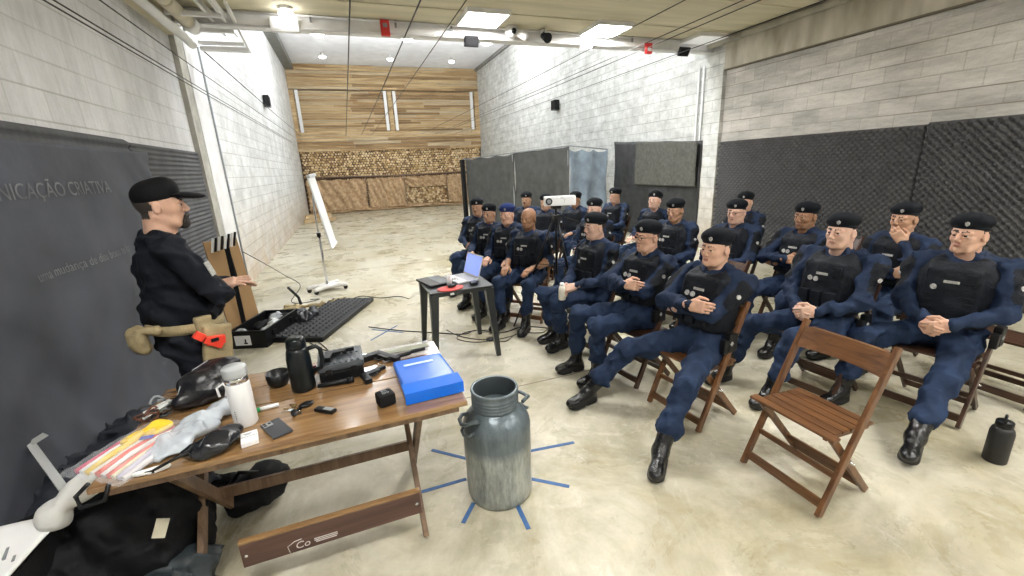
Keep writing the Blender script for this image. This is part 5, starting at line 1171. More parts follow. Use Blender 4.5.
def head_field(Hc, R, neck, opt):
    """materials: 1 skin, 2 lips, 3 hair, 4 stubble"""
    F = Field(); P = lambda x, y, z: Hc + R @ V3(x, y, z)
    fat = opt.get('fat', 1.0); st = 4 if opt.get('stubble') else 1
    F.ell(P(-0.015, 0, 0.03), (0.096, 0.077, 0.088), R, 0.02, 3 if not opt.get('bald') else 1)
    F.ell(P(0.032, 0, 0.02), (0.058, 0.066, 0.075), R, 0.02, 1)
    F.ell(P(0.030, 0, -0.035), (0.060, 0.060*fat, 0.075), R, 0.02, 1)
    F.ell(P(0.026, 0, -0.078), (0.052, 0.052*fat, 0.038), R, 0.02, st)
    F.ell(P(0.068, 0, -0.098), 0.020, R, 0.015, st)
    F.cone(P(-0.03, 0.052, -0.045), P(0.05, 0.035, -0.095), 0.022, 0.018, 0.02, st)
    F.cone(P(-0.03, -0.052, -0.045), P(0.05, -0.035, -0.095), 0.022, 0.018, 0.02, st)
    for s in (1, -1):
        F.ell(P(0.060, 0.040*s, -0.024), 0.021, R, 0.018, 1)
        F.cone(P(0.084, 0.016*s, 0.016), P(0.074, 0.048*s, 0.018), 0.011, 0.009, 0.010, 1)
        F.ell(P(0.099, 0.030*s, -0.001), (0.014, 0.017, 0.011), R, 0.010, -1, sub=True)
        F.ell(P(-0.008, 0.080*s, -0.008), (0.019, 0.009, 0.032), R @ rz3(-0.35*s), 0.006, 1)
        F.ell(P(-0.004, 0.090*s, -0.006), (0.010, 0.006, 0.019), R @ rz3(-0.35*s), 0.005, -1, sub=True)
        F.cone(P(0.093, 0.014*s, 0.020), P(0.082, 0.045*s, 0.024), 0.0066, 0.0048, 0.002, 3)
        F.ell(P(0.099, 0.011*s, -0.036), 0.0078, R, 0.006, 1)
        F.ell(P(0.0865, 0.031*s, 0.0075), (0.011, 0.017, 0.0055), R @ rz3(0.3*s), 0.003, 1)
        F.ell(P(0.0845, 0.031*s, -0.0105), (0.010, 0.016, 0.0045), R @ rz3(0.3*s), 0.003, 1)
    F.cone(P(0.090, 0, 0.012), P(0.108, 0, -0.028), 0.008, 0.0115, 0.010, 1)
    F.cone(P(0.0895, -0.015, -0.064), P(0.0895, 0.015, -0.064), 0.0065, None, 0.006, 2)
    F.ell(P(0.099, 0, -0.0645), (0.006, 0.024, 0.0012), R, 0.003, -1, sub=True)
    if opt.get('moustache'):
        F.cone(P(0.097, -0.022, -0.055), P(0.099, 0, -0.050), 0.006, 0.007, 0.003, 3); F.cone(P(0.097, 0.022, -0.055), P(0.099, 0, -0.050), 0.006, 0.007, 0.003, 3)
    nb = Hc + R @ V3(-0.032, 0, -0.06)
    F.cone(nb, neck+V3(0.0, 0, -0.03), 0.056*fat, 0.064*fat, 0.02, 1)
    F.cone(Hc + R @ V3(0.0, 0, -0.085), neck+V3(0.02, 0, -0.0), 0.044*fat, 0.05*fat, 0.03, 1)
    return F

def eyes(Hc, R, root, n=10):
    for s in (1, -1):
        mb = MB()
        c = Hc + R @ V3(0.0795, 0.030*s, -0.001)
        T = Matrix([list(R[i])+[c[i]] for i in range(3)]+[[0, 0, 0, 1]])
        pr = [(max(1e-5, 0.0125*math.sin(a)), 0.0125*math.cos(a)) for a in [math.pi*i/8 for i in range(9)]]
        T2 = T @ Matrix.Rotation(math.pi/2, 4, 'Y')
        mb.lathe(pr, 0, n, M=T2, mis=[1, 1, 0, 0, 0, 0, 0, 0]); mb.build('eye', [M['eye_white'], M['iris']], root)

def boot(name, ank, yaw, parent, pitch=0.0, mid=0.2, vox=0.009, top=None):
    """ankle point, toe direction; top = a point up the shin the shaft reaches"""
    ank = np.asarray(ank, float); R = rz3(yaw) @ ry3(pitch)
    P = lambda x, y, z: ank + R @ V3(x, y, z)
    F = Field()
    F.cone(ank+V3(0, 0, 0.0), top, 0.047, 0.058, 0.02, 0)
    F.cone(P(-0.02, 0, -0.035), P(0.02, 0, 0.0), 0.042, 0.044, 0.02, 0)
    F.cone(P(0.0, 0, -0.015), P(0.115, 0, -0.052), 0.045, 0.038, 0.03, 0)
    F.ell(P(0.150, 0, -0.052), (0.062, 0.044, 0.036), R, 0.03, 0)
    F.ell(P(-0.03, 0, -0.055), (0.042, 0.038, 0.035), R, 0.02, 0)
    for i in range(5):
        x = 0.095-0.018*i; F.cone(P(x, -0.022, -0.012+0.011*i), P(x, 0.022, -0.012+0.011*i), 0.0055, None, 0.002, 0)
    F.cone(P(-0.03, 0, -0.078), P(0.14, 0, -0.078), 0.044, 0.05, 0.004, 1)
    F.box(P(0.06, 0, -0.158), (0.3, 0.2, 0.06), R, 0.0, 0.002, -1, sub=True)
    F.ell(P(0.06, 0, -0.092), (0.022, 0.06, 0.006), R, 0.004, -1, sub=True)
    V, Q, mi = F.mesh(vox)
    z = V[:, 2]; mi2 = np.where((((V[Q[:, 0]]-ank) @ R)[:, 2] < -0.068), 1, mi)
    return np_mesh('boot', V, Q, mi2, [M['boot'], M['sole']], parent)

def stick(o, p, d, upv, off):
    """frame on the surface of o hit from p along d: z = outward"""
    d = Vector(tuple(nrm(d))); ok, h, n_, _ = o.ray_cast(Vector(tuple(p)), d, distance=1.0)
    if not ok: h = Vector(tuple(p))+d*0.35; n_ = -d
    n_ = (n_*0.6-d*0.4).normalized(); u = Vector(tuple(upv)); x = u.cross(n_).normalized(); y = n_.cross(x)
    m_ = Matrix((x, y, n_)).transposed().to_4x4(); m_.translation = h+n_*off
    return m_

def beret(Hc, R, parent, m, vox, s=1.0, flop=-1):
    P = lambda x, y, z: Hc + R @ V3(x, y, z)
    F = Field()
    tilt = R @ rx3(0.16*flop*-1) @ ry3(-0.12)
    F.ell(P(-0.016, 0.008*flop, 0.080), (0.113, 0.100, 0.060), tilt, 0.03, 0)
    F.ell(P(-0.056, 0.036*flop, 0.064), (0.078, 0.078, 0.056), tilt, 0.035, 0)
    F.ell(P(0.034, -0.012*flop, 0.090), (0.068, 0.068, 0.052), tilt, 0.03, 0)
    F.ell(P(-0.006, 0, 0.043), (0.1020, 0.0825, 0.026), R @ ry3(-0.10), 0.010, 0)
    o = field_obj('beret', F, vox, [m], parent)
    mb = MB(); c = P(0.094, 0.012*flop*-1+0.01, 0.084); fx = R @ nrm(V3(0.9, 0.34, 0.2)); up = R @ V3(0, 0, 1); y = np.cross(up, fx); y = nrm(y); z = np.cross(fx, y)
    T = stick(o, Hc + R @ V3(0.35, 0.03*flop*-1+0.02, 0.075), R @ V3(-1, -0.08, 0), R @ V3(0, 0, 1), 0.0) @ Matrix.Rotation(math.pi/2, 4, 'Z')
    mb.prism([(0.017, 0), (0.010, 0.011), (-0.005, 0.010), (-0.015, 0), (-0.005, -0.010), (0.010, -0.011)], -0.012, 0.004, 0, T)
    mb.build('beret_badge', M['badge'], o)
    return o

def glasses(Hc, R, parent, tint=None):
    mb = MB(); P = lambda x, y, z: tuple(Hc + R @ V3(x, y, z))
    for s in (1, -1):
        mb.tube([P(0.110, (0.033+0.021*math.cos(a))*s, 0.001+0.015*math.sin(a)) for a in [2*math.pi*i/12 for i in range(13)]], 0.0017, 0, 5)
        mb.tube([P(0.109, 0.054*s, 0.006), P(0.08, 0.072*s, 0.008), P(-0.005, 0.086*s, 0.006)], 0.0018, 0, 5)
        if tint: mb.add([P(0.111, (0.033+0.02*math.cos(a))*s, 0.001+0.014*math.sin(a)) for a in [2*math.pi*i/12 for i in range(12)]], [tuple(range(12))], 0)
    mb.tube([P(0.112, -0.012, 0.004), P(0.115, 0, 0.007), P(0.112, 0.012, 0.004)], 0.0017, 0, 5)
    return mb.build('eyeglasses', M['black'], parent)

def make_person(spec):
    """spec['head']=(x,y,z of the top of the headgear) in the world, spec['yaw'] = the way the trunk faces (deg)"""
    g = spec.get
    hx, hy, hz = spec['head']; yaw = R_(spec['yaw']); lean = g('lean', 0.06)
    stand = g('stand', False)
    hipz = 0.96 if stand else 0.545
    fwd = (math.cos(yaw), math.sin(yaw))
    ox, oy = hx+fwd[0]*lean, hy+fwd[1]*lean
    root = empty('person', (ox, oy, 0), yaw, spec['label'], 'person', g('group'))
    Rw = rz3(yaw)
    def loc(p): q = V3(*p)-V3(ox, oy, 0); return Rw.T @ q
    near = g('q', 1)     # 0 far .. 2 near
    vb, vh, vk = ((0.019, 0.0115, 0.009), (0.014, 0.008, 0.0065), (0.0105, 0.0052, 0.0045))[near]
    hip = V3(0, 0, hipz); neck = V3(-lean, 0, hz-0.285)
    up = nrm(neck-hip); side = V3(0, 1, 0); tw = R_(g('twist', 0)); side = rz3(tw) @ side; fr = nrm(np.cross(side, up)); side = np.cross(up, fr)
    T = np.stack([fr, side, up], 1); L = np.linalg.norm(neck-hip)
    C = lambda a, b, c: hip+up*(c*L)+fr*a+side*b        # trunk coordinates, c from hip 0 to neck 1
    bk = g('bulk', 1.0)*(1.05 if not stand else 1.0); belly = g('belly', 0.0)
    mu, mp = 0, 5
    F = Field()
    F.ell(hip+V3(-0.01, 0, 0.0), (0.135, 0.178, 0.115), None, 0.04, mp)
    F.ell(C(0.005+belly*0.4, 0, 0.30), (0.128*bk+belly, 0.160*bk+belly*0.6, 0.17), T, 0.06, mu)
    F.ell(C(0.0, 0, 0.66), (0.122*bk, 0.172*bk, 0.19), T, 0.06, mu)
    sw = 0.185*bk
    F.cone(C(-0.01, -sw+0.03, 0.885), C(-0.01, sw-0.03, 0.885), 0.062, None, 0.05, mu)
    for s in (1, -1): F.cone(C(-0.015, 0.03*s, 0.99), C(-0.01, 0.14*s, 0.905), 0.050, 0.058, 0.04, mu)
    F.cone(C(-0.005, 0, 0.96), C(0.008, 0, 1.045), 0.066, 0.060, 0.02, g('collar_mat', 0))
    fh = []; patches = []
    for s, nm in ((1, 'L'), (-1, 'R')):
        # legs
        ft = g('feet', {}).get(nm); hipj = hip+V3(0.0, 0.095*s, -0.01)
        if ft is None: ft = (0.50, 0.16*s, 0.0, 6*s)
        elif g('feet_world', True): q = loc((ft[0], ft[1], 0)); ft = (q[0], q[1], 0, ft[3]-math.degrees(yaw))
        ank = V3(ft[0], ft[1], 0.105)
        if stand: kn, ank = ik(hipj, ank, 0.44, 0.43, (1, 0.1*s, 0))
        else:
            kn, ank = ik(hipj, ank, 0.455, 0.425, (0.2, g('knee_out', 0.12)*s, 1))
            ank[2] = max(ank[2], 0.105)
        F.cone(hipj, kn, 0.098*bk**0.5, 0.071, 0.05, mp)
        F.ell(kn, (0.073, 0.068, 0.073), None, 0.03, mp)
        sh = ank+(kn-ank)*0.34
        F.cone(kn, sh, 0.072, 0.066, 0.03, mp)
        F.cone(kn+(sh-kn)*0.86, sh, 0.068, 0.074, 0.02, mp)
        if stand: F.cone(sh, ank+(kn-ank)*0.1, 0.064, 0.06, 0.02, mp)
        ty = R_(ft[3] if len(ft) > 3 else 0)
        if near or not g('noboots'): boot('boot', ank, ty, root, vox=(0.014, 0.011, 0.008)[near], top=ank+(kn-ank)*(0.38 if not stand else 0.2))
        # arms
        shj = C(-0.01, sw*s, 0.875)
        a = spec['arms'][nm]          # (wrist local trunk coords or abs), dir, normal, curl, pole
        if a.get('abs'): w = np.array(a['w'], float)
        elif a.get('world'): w = loc(a['w'])
        else: w = C(*a['w'])
        el, w = ik(shj, w, 0.295, 0.265, a.get('pole', (-0.5, 0.55*s, -0.8)))
        k = 0.022
        F.cone(shj, el, 0.063*bk, 0.057, 0.035, mu)
        F.ell(el, 0.058, None, 0.02, mu)
        fm = 1 if g('bare_arms') else mu
        if fm == 1:
            F.cone(shj+(el-shj)*0.85, el, 0.056, 0.053, 0.01, mu)
            F.cone(el, w, 0.045, 0.028, 0.02, 1)
        else:
            F.cone(el, w-nrm(w-el)*0.012, 0.055, 0.041, 0.02, mu)
            F.cone(w-nrm(w-el)*0.040, w-nrm(w-el)*0.012, 0.041, 0.041, 0.006, mu)
        ud = nrm(el-shj)
        if g('panels', True):
            out = nrm(V3(0, 1, 0)*s*0.9+V3(0.25, 0, 0.1)); out = nrm(out-ud*np.dot(out, ud))
            F.cone(shj+ud*0.03+out*0.012, shj+ud*0.21+out*0.010, 0.0585*bk, 0.056, 0.006, 6)
            patches.append((shj+ud*0.12+out*(0.0125+0.0575*bk), out, ud))
        hf = Field(); d = a.get('d')
        d = nrm(w-el) if d is None else nrm(d)
        hand(hf, w, d, a['n'], nm, a.get('curl', 0.35), 1, a.get('thumb', 0.3), a.get('splay', 0.0))
        fh.append((hf, w, el))
    hyaw, hp = R_(g('hyaw', 0)), R_(g('hpitch', 0))
    RH = rz3(hyaw) @ ry3(-hp) @ rx3(R_(g('hroll', 0)))
    top = 0.012 if g('bald') else 0.030
    Hc = V3(-lean+0.035, 0, hz-top-0.118)
    HF = head_field(Hc, RH, neck+V3(0.0, 0, 0.0), spec)
    hv, hq, hm = HF.mesh(vh)
    lp = (hv[hq[:, 0]]-Hc) @ RH
    keep = (lp[:, 0] < 0.012+0.25*(lp[:, 2]-0.03)) & (lp[:, 2] > -0.045-0.3*lp[:, 0]) & ~((np.abs(lp[:, 1]) > 0.0755) & (lp[:, 0] > -0.035) & (lp[:, 2] < 0.026))
    scalp = (hm == 3) & (np.abs(lp[:, 1])+np.maximum(0, -lp[:, 0]) > 0.0) & (lp[:, 0] < 0.07)
    hm = np.where(scalp & ~keep, 1, hm)
    if not g('bald'): hm = np.where((hm == 1) & (lp[:, 0] < -0.045) & (lp[:, 2] > -0.055) & (lp[:, 2] < 0.09), 3, hm)
    parts = [F.mesh(vb, wr=g('wrinkle', 0.023), seed=g('seed', 1)), (hv, hq, hm)]
    for hf, w, el in fh: parts.append(hf.mesh(vk))
    V, Q, mi = join(parts)
    sk = g('skin', 'light')
    mats = [M[g('top', 'navy')], M['skin_'+sk], M['lips'], M['hair'], M['stub_'+sk], M[g('pants', 'navy_pants')], M['panel']]
    body = np_mesh('body', V, Q, mi, mats, root)
    if near or g('q', 1) > -1:
        eyes(Hc, RH, root)
    if g('hat', 'beret') == 'beret': beret(Hc, RH, root, M[g('beret', 'beret')], vh*1.1, flop=g('flop', -1))
    if g('glasses'): glasses(Hc, RH, root)
    if g('vest', True):
        vf = Field(); e = 0.026
        vf.ell(C(0.008+belly*0.4, 0, 0.36), (0.128*bk+belly+e, 0.160*bk+e+belly*0.6, 0.19), T, 0.06, 0)
        vf.ell(C(0.004, 0, 0.66), (0.122*bk+e+0.006, 0.168*bk+e, 0.20), T, 0.06, 0)
        vf.box(C(0.118*bk, 0, 0.60), (0.012, 0.115, 0.12), T, 0.02, 0.02, 0)
        for s in (1, -1): vf.cone(C(0.070, 0.098*s, 0.84), C(-0.03, 0.105*s, 0.945), 0.052, 0.042, 0.03, 0)
        vf.box(C(0, 0, -0.38), (0.5, 0.5, 0.15), T, 0.14, 0.01, -1, sub=True)
        for s in (1, -1): vf.cone(C(0.02, (sw+0.052)*s, 0.97), C(-0.0, (sw+0.062)*s, 0.62), 0.098, 0.078, 0.015, -1, sub=True)
        vf.cone(C(0.07, 0, 1.06), C(0.02, 0, 1.0), 0.088, 0.078, 0.015, -1, sub=True)
        vest = field_obj('vest', vf, vb*0.95, [M['vest']], root, wr=0.007, seed=3)
        if near:
            Tm = lambda a, b, c: Matrix([[fr[i], side[i], up[i], C(a, b, c)[i]] for i in range(3)]+[[0, 0, 0, 1]])
            fx = 0.118*bk+0.030
            for j, (b_, c_, w_, h_) in enumerate(((-0.095, 0.36, 0.07, 0.115), (-0.01, 0.36, 0.07, 0.115), (0.078, 0.36, 0.075, 0.12))) if not g('plain_vest') else ():
                mb = MB(); mb.box((0, 0, 0), (0.045, w_, h_), 0, 0.014, Tm(fx+0.012+belly*0.9, b_, c_)); mb.box((0.02, 0, 0.03), (0.012, w_*0.9, 0.05), 0, 0.004, Tm(fx+0.012+belly*0.9, b_, c_))
                mb.build('pouch', M['vest'], vest)
            mb = MB()
            for r_ in range(4 if g('plain_vest') else 1):
                mb.box((0, 0, 0), (0.008, 0.24, 0.022), 0, 0.002, Tm(fx+0.004+belly*(0.9 if r_ else 0.5), 0, 0.52-0.075*r_))
            mb.box((0, 0, 0), (0.03, 0.055, 0.075), 0, 0.012, Tm(fx-0.004, 0.085, 0.74))
            mb.build('webbing', M['panel'], vest)
            mb = MB(); mb.box((0, 0, 0), (0.075, 0.017, 0.006), 0, 0.001, stick(vest, C(0.5, g('tag_y', 0.0), 0.70), -fr, up, 0.002)); mb.build('name_tag', M['tape_grey'], vest)
            for b_ in ((-0.08, -0.035) if g('two_badges', True) else (-0.08,)):
                mb = MB(); mb.lathe([(0.0001, 0.003), (0.018, 0.003), (0.019, -0.008)], 0, 14, smooth=False, M=stick(vest, C(0.5, b_, 0.62), -fr, up, 0.001))
                mb.build('vest_badge', M['badge'], vest)
    if g('panels', True):
        for c, out, ud in patches:
            T4 = stick(body, c+out*0.2, -out, ud, 0.0)
            mb = MB(); mb.lathe([(0.0001, 0.003), (0.0155, 0.003), (0.0165, -0.010)], 0, 14, M=T4, smooth=False); mb.build('shoulder_patch', M['badge'], root)
    info = dict(root=root, Hc=Hc, RH=RH, C=C, hip=hip, fr=fr, side=side, up=up, T=T, hands=fh, loc=loc, belly=belly, bulk=bk)
    return info

# arm poses in trunk coordinates (forward, left, fraction of trunk height)
def pose(kind):
    if kind == 'cross':
        return {'R': dict(w=(0.262, 0.025, 0.50), d=(-0.15, 1, 0.05), n=(-1, -0.1, -0.35), curl=0.6, pole=(0.35, -0.9, -0.5)),
                'L': dict(w=(0.215, -0.12, 0.40), d=(-0.35, -1, 0.1), n=(-1, 0.2, -0.1), curl=0.5, pole=(0.35, 0.9, -0.5))}
    if kind == 'clasp':
        return {'R': dict(w=(0.285, -0.062, 0.215), d=(0.72, 0.62, -0.25), n=(-0.45, 0.85, -0.25), curl=0.85, pole=(-0.3, -0.9, -0.6), thumb=0.1),
                'L': dict(w=(0.300, 0.070, 0.235), d=(0.66, -0.70, -0.20), n=(-0.55, -0.8, -0.25), curl=0.75, pole=(-0.3, 0.9, -0.6), thumb=0.1)}
    if kind == 'knees':
        return {'R': dict(w=(0.31, -0.15, 0.23), d=(0.95, 0.15, -0.2), n=(0.1, 0, -1), curl=0.28),
                'L': dict(w=(0.31, 0.15, 0.23), d=(0.95, -0.15, -0.2), n=(0.1, 0, -1), curl=0.28)}
    if kind == 'chin':
        return {'L': dict(w=(0.16, 0.085, 0.93), d=(0.1, -0.62, 0.75), n=(-0.8, -0.5, 0.1), curl=0.55, pole=(0.5, 0.5, -1)),
                'R': dict(w=(0.22, 0.09, 0.45), d=(0.1, 1, 0.1), n=(-1, 0, -0.15), curl=0.3, pole=(0.1, -0.9, -0.6))}
    if kind == 'hold':
        return {'R': dict(w=(0.36, -0.03, 0.24), d=(0.75, 0.55, -0.35), n=(0.1, 0.6, -0.6), curl=0.6),
                'L': dict(w=(0.35, 0.12, 0.27), d=(0.75, -0.55, -0.3), n=(0.1, -0.5, -0.8), curl=0.5)}
# ================================================================== WHO SITS WHERE
CH = {}
def chair_for(info, spec, tone, label):
    yaw = R_(spec['yaw']); o = info['root'].location; f = spec.get('chair_f', 0.02)
    x, y = o.x+math.cos(yaw)*f, o.y+math.sin(yaw)*f
    c = folding_chair(tone, x, y, yaw, label, 'folding chairs under the seated men', CH.get(tone))
    CH.setdefault(tone, c)
GRP = 'uniformed men seated in rows'
def seat(n, pos, yaw, arms, label, tone=1, chair=None, **k):
    d = dict(head=pos, yaw=yaw, arms=pose(arms) if isinstance(arms, str) else arms, label=label, group=GRP, seed=n, **k)
    i = make_person(d)
    if tone is not None: chair_for(i, d, tone, chair or ('dark wooden folding chair under the man: '+label)[:90])
    return i, d
def fac(x, y, w=0.85): 
    a = math.degrees(math.atan2(2.5-y, -1.0-x)) % 360; return 180+(a-180)*w

folding_chair(0, 2.205, 1.37, math.pi, 'empty wooden slatted folding chair standing in front of the near men', None)
CH[0] = bpy.data.objects['folding_chair']

# front row, near to far
P14 = seat(14, (2.30, 2.20, 1.335), 186, 'cross', 'man in black beret with arms crossed and one boot stretched toward the camera, front row', 0, 'brown wooden folding chair under the man with the outstretched boot',
     q=2, skin='light', hyaw=0, hpitch=2, bulk=1.04, lean=0.12, feet={'L': (1.55, 1.79, 0, 222), 'R': (1.52, 2.58, 0, 190)}, knee_out=0.2, twist=8)
P12 = seat(12, (2.25, 2.86, 1.33), 188, 'cross', 'man in glasses and black beret with folded arms, front row, second from the camera', 1, 'dark folding chair under the bespectacled man with folded arms',
     q=2, skin='light', glasses=True, hyaw=-2, hpitch=2, lean=0.10, feet={'L': (1.74, 2.82, 0, 190), 'R': (1.70, 3.10, 0, 180)}, knee_out=0.1, twist=6)
P9 = seat(9, (2.18, 3.55, 1.34), 190, 'hold', 'man in black beret holding a pale bottle over his knees, front row', 1, 'dark folding chair under the man holding a pale bottle',
     q=2, skin='pale', hyaw=-8, hpitch=1, lean=0.02, two_badges=False, feet={'L': (1.80, 3.58, 0, 195), 'R': (1.82, 3.80, 0, 190)})
P4 = seat(4, (1.93, 4.62, 1.325), 222, 'knees', 'bald bare-headed man with bare forearms resting on his knees', 0, 'light brown folding chair under the bald man with bare forearms',
     q=1, skin='brown', hat='none', bald=True, bare_arms=True, hyaw=-6, lean=0.03, stubble=True, bulk=1.05)
P3 = seat(3, (1.86, 5.15, 1.345), 226, 'knees', 'man in dark blue beret beside the bald man', None, q=1, skin='light', beret='beret_blue', hyaw=-8)
P2 = seat(2, (1.79, 5.68, 1.32), 228, 'knees', 'man in black beret in front row, second from the far end', 1, 'dark folding chair under the front-row man second from the far end', q=1, skin='tan', hyaw=-8)
P1 = seat(1, (1.80, 6.30, 1.36), 228, 'clasp', 'man with dark moustache in black beret at the far end of the front row', 1, 'dark folding chair under the man at the far end of the front row', q=1, skin='tan', moustache=True, hyaw=6, lean=0.04)
# second row
seat(5, (2.92, 7.08, 1.355), 226, 'knees', 'man in small black beret looking ahead, above the man in the blue beret', 1, 'dark folding chair under the man above the blue beret', q=0, skin='tan', moustache=True)
seat(6, (2.95, 6.33, 1.35), 216, 'knees', 'man in black beret half behind the left end of the white projector box', 1, 'dark folding chair under the man left of the projector box', q=0, skin='light')
seat(8, (2.98, 4.90, 1.352), 200, 'clasp', 'man in black beret looking left, just above the man with the pale bottle', 1, 'dark folding chair behind the man with the pale bottle', q=1, skin='pale', hyaw=4)
seat(13, (3.50, 4.00, 1.36), 196, 'knees', 'heavy-set man in wide black beret in second row, in front of the black net', 1, 'dark folding chair under the heavy-set second-row man', q=2, skin='tan', hyaw=2, hpitch=-4, bulk=1.06)
seat(15, (3.82, 3.45, 1.36), 192, 'clasp', 'man in glasses and black beret in second row, behind the man with the outstretched boot', 1, 'dark folding chair under the bespectacled second-row man', q=2, skin='pale', glasses=True, hyaw=5, fat=1.04)
P18 = seat(18, (3.31, 2.06, 1.37), 186, 'clasp', 'broad man in black beret with clasped hands, seated behind the empty chair', 1, 'dark folding chair under the broad man behind the empty chair',
     q=2, skin='pale', hyaw=-5, hpitch=2, bulk=1.12, fat=1.08, lean=0.05, feet={'L': (2.72, 2.02, 0, 186), 'R': (2.70, 2.42, 0, 180)})
P20 = seat(20, (3.74, 1.555, 1.375), 188, 'clasp', 'large man in black beret and ribbed vest with clasped hands at the right edge', 1, 'dark folding chair under the large man at the right edge',
     q=2, skin='light', hyaw=-14, hpitch=2, bulk=1.12, lean=0.04, plain_vest=True, two_badges=False, feet={'L': (2.90, 1.24, 0, 200), 'R': (3.18, 1.82, 0, 180)}, knee_out=0.15, twist=4)
# rear rows
seat(7, (3.55, 6.45, 1.345), 205, 'knees', 'man in black beret behind the right end of the white projector box', 1, 'dark folding chair under the man right of the projector box', q=0, skin='tan', moustache=True, hyaw=4)
seat(10, (4.30, 6.42, 1.362), 200, 'clasp', 'man in black beret in front of the gap between tarp and net', 1, 'dark folding chair by the gap between tarp and net', q=1, skin='light', hyaw=-14)
seat(11, (4.20, 5.25, 1.355), 200, 'knees', 'man tipping his face up under a black beret, in front of the black net', 1, 'dark folding chair under the man tipping his face up', q=1, skin='pale', hpitch=12, hyaw=2)
seat(16, (4.95, 4.35, 1.335), 190, 'knees', 'man mostly hidden behind the bespectacled second-row man', None, q=1, skin='light', hyaw=0)
seat(17, (4.02, 2.84, 1.355), 186, 'cross', 'dark-skinned man in black beret with crossed arms, in front of the foam wall', 1, 'dark folding chair under the man with crossed arms at the foam wall', q=2, skin='brown', hyaw=-6, stubble=True)
P19 = seat(19, (4.36, 2.24, 1.36), 182, 'chin', 'man in black beret resting his chin on his hand, third row', 1, 'dark folding chair under the man resting his chin on his hand', q=2, skin='tan', hyaw=-4, hpitch=0, lean=0.02, plain_vest=False)
# spare chairs at right
for x, y, lab in ((4.35, 1.45, 'empty dark folding chair behind the large man at the right edge'), (3.15, 3.05, 'empty dark folding chair between the first and second rows'), (5.1, 3.3, 'empty dark folding chair close to the foam wall')):
    folding_chair(1, x, y, math.pi, lab, 'empty dark folding chairs', CH[1])

# things in hands / on belts
def at_hand(info, nm): return info['hands'][0 if nm == 'L' else 1]
def world_of(info, p): 
    r = info['root']; return Matrix.Translation(r.location) @ Matrix.Rotation(r.rotation_euler.z, 4, 'Z') @ Vector(tuple(p))
i = P9[0]; w = world_of(i, (i['hands'][0][1]+i['hands'][1][1])/2+V3(0.095, 0.0, 0.0))
t = empty('pale_bottle', (w.x, w.y, w.z-0.06), 0, 'pale plastic bottle held over the knees by a front-row man', 'bottle')
mb = MB(); mb.lathe([(0.001, -0.06), (0.03, -0.06), (0.034, -0.05), (0.034, 0.03), (0.028, 0.06), (0.02, 0.075)], 0, 20); mb.build('bottle_body', mat('milky_bottle', (0.75, 0.72, 0.62), 0.4), t)
mb = MB(); mb.lathe([(0.02, 0.075), (0.02, 0.10), (0.001, 0.102)], 0, 16); mb.build('cap', M['white'], t)
def watch(info, nm):
    hf, w, el = at_hand(info, nm); d = nrm(w-el); c = w-d*0.012
    u = nrm(np.cross(d, V3(0, 0, 1))); v = np.cross(d, u); mb = MB()
    mb.tube([tuple(c+u*0.031*math.cos(a)+v*0.029*math.sin(a)) for a in [2*math.pi*k/16 for k in range(17)]], 0.007, 0, 6)
    mb.build('wristwatch', M['black'], info['root'])
watch(P18[0], 'L'); watch(P19[0], 'L'); watch(P14[0], 'R')
def holster(info, s=1, lab=True):
    C = info['C']; h = info['hip']; mb = MB(); c = h+V3(-0.02, 0.205*s*info['bulk'], 0.06)
    mb.box(tuple(c), (0.08, 0.045, 0.13), 0, 0.012); mb.box(tuple(c+V3(0.06, 0, -0.02)), (0.045, 0.04, 0.10), 0, 0.01); o = mb.build('belt_pouch', M['black'], info['root'])
    mb = MB(); p = c+V3(0.02, 0.025*s, 0.0); mb.box(tuple(p), (0.026, 0.006, 0.008), 0); mb.box(tuple(p), (0.008, 0.006, 0.028), 0); mb.build('cross_mark', M['badge'], o)
holster(P14[0]); holster(P18[0]); holster(P12[0]); holster(P20[0])

# ---- the instructor
arms = {'R': dict(world=True, w=(-0.765, 2.80, 1.20), d=None, n=(0, 0.4, -1), curl=0.15, pole=(0.5, -0.6, -1.0), splay=0.5),
        'L': dict(world=True, w=(-0.80, 3.12, 1.15), n=(0, -0.4, -1), curl=0.2, pole=(-0.5, 0.6, -0.8))}
arms['R']['d'] = (0.85, -0.45, 0.15)
ins = dict(head=(-0.945, 2.74, 1.81), yaw=28, arms=arms, stand=True, q=2, hat='cap', skin='light', vest=False, panels=False, belly=0.045, bulk=1.13, fat=1.06, top='shirt_black', pants='pants_black',
           label='standing instructor in black cap, black shirt and khaki belt facing the seated men', seed=40, lean=0.0, hyaw=-18, hpitch=2, wrinkle=0.022, noboots=False,
           feet={'L': (-0.95, 2.92, 0, 20), 'R': (-1.02, 2.62, 0, 8)})
I = make_person(ins); root = I['root']; Hc, RH = I['Hc'], I['RH']; P = lambda x, y, z: Hc + RH @ V3(x, y, z)
F = Field(); F.ell(P(-0.012, 0, 0.052), (0.102, 0.086, 0.084), RH, 0.02); F.ell(P(0.03, 0, 0.085), (0.066, 0.070, 0.060), RH, 0.02)
F.box(P(-0.02, 0, -0.06), (0.16, 0.14, 0.085), RH @ ry3(-0.10), 0.0, 0.008, -1, sub=True)
capm = mat('black_cap_cloth', (0.004, 0.004, 0.005), 0.7, spec=0.15, bump=0.2, bscale=80)
cap = field_obj('baseball_cap', F, 0.0055, [capm], root)
F = Field(); F.ell(P(0.130, 0, 0.040), (0.074, 0.078, 0.016), RH @ ry3(0.14), 0.008); F.ell(P(0.085, 0, 0.048), (0.06, 0.075, 0.012), RH, 0.01)
field_obj('cap_brim', F, 0.0045, [capm], cap)
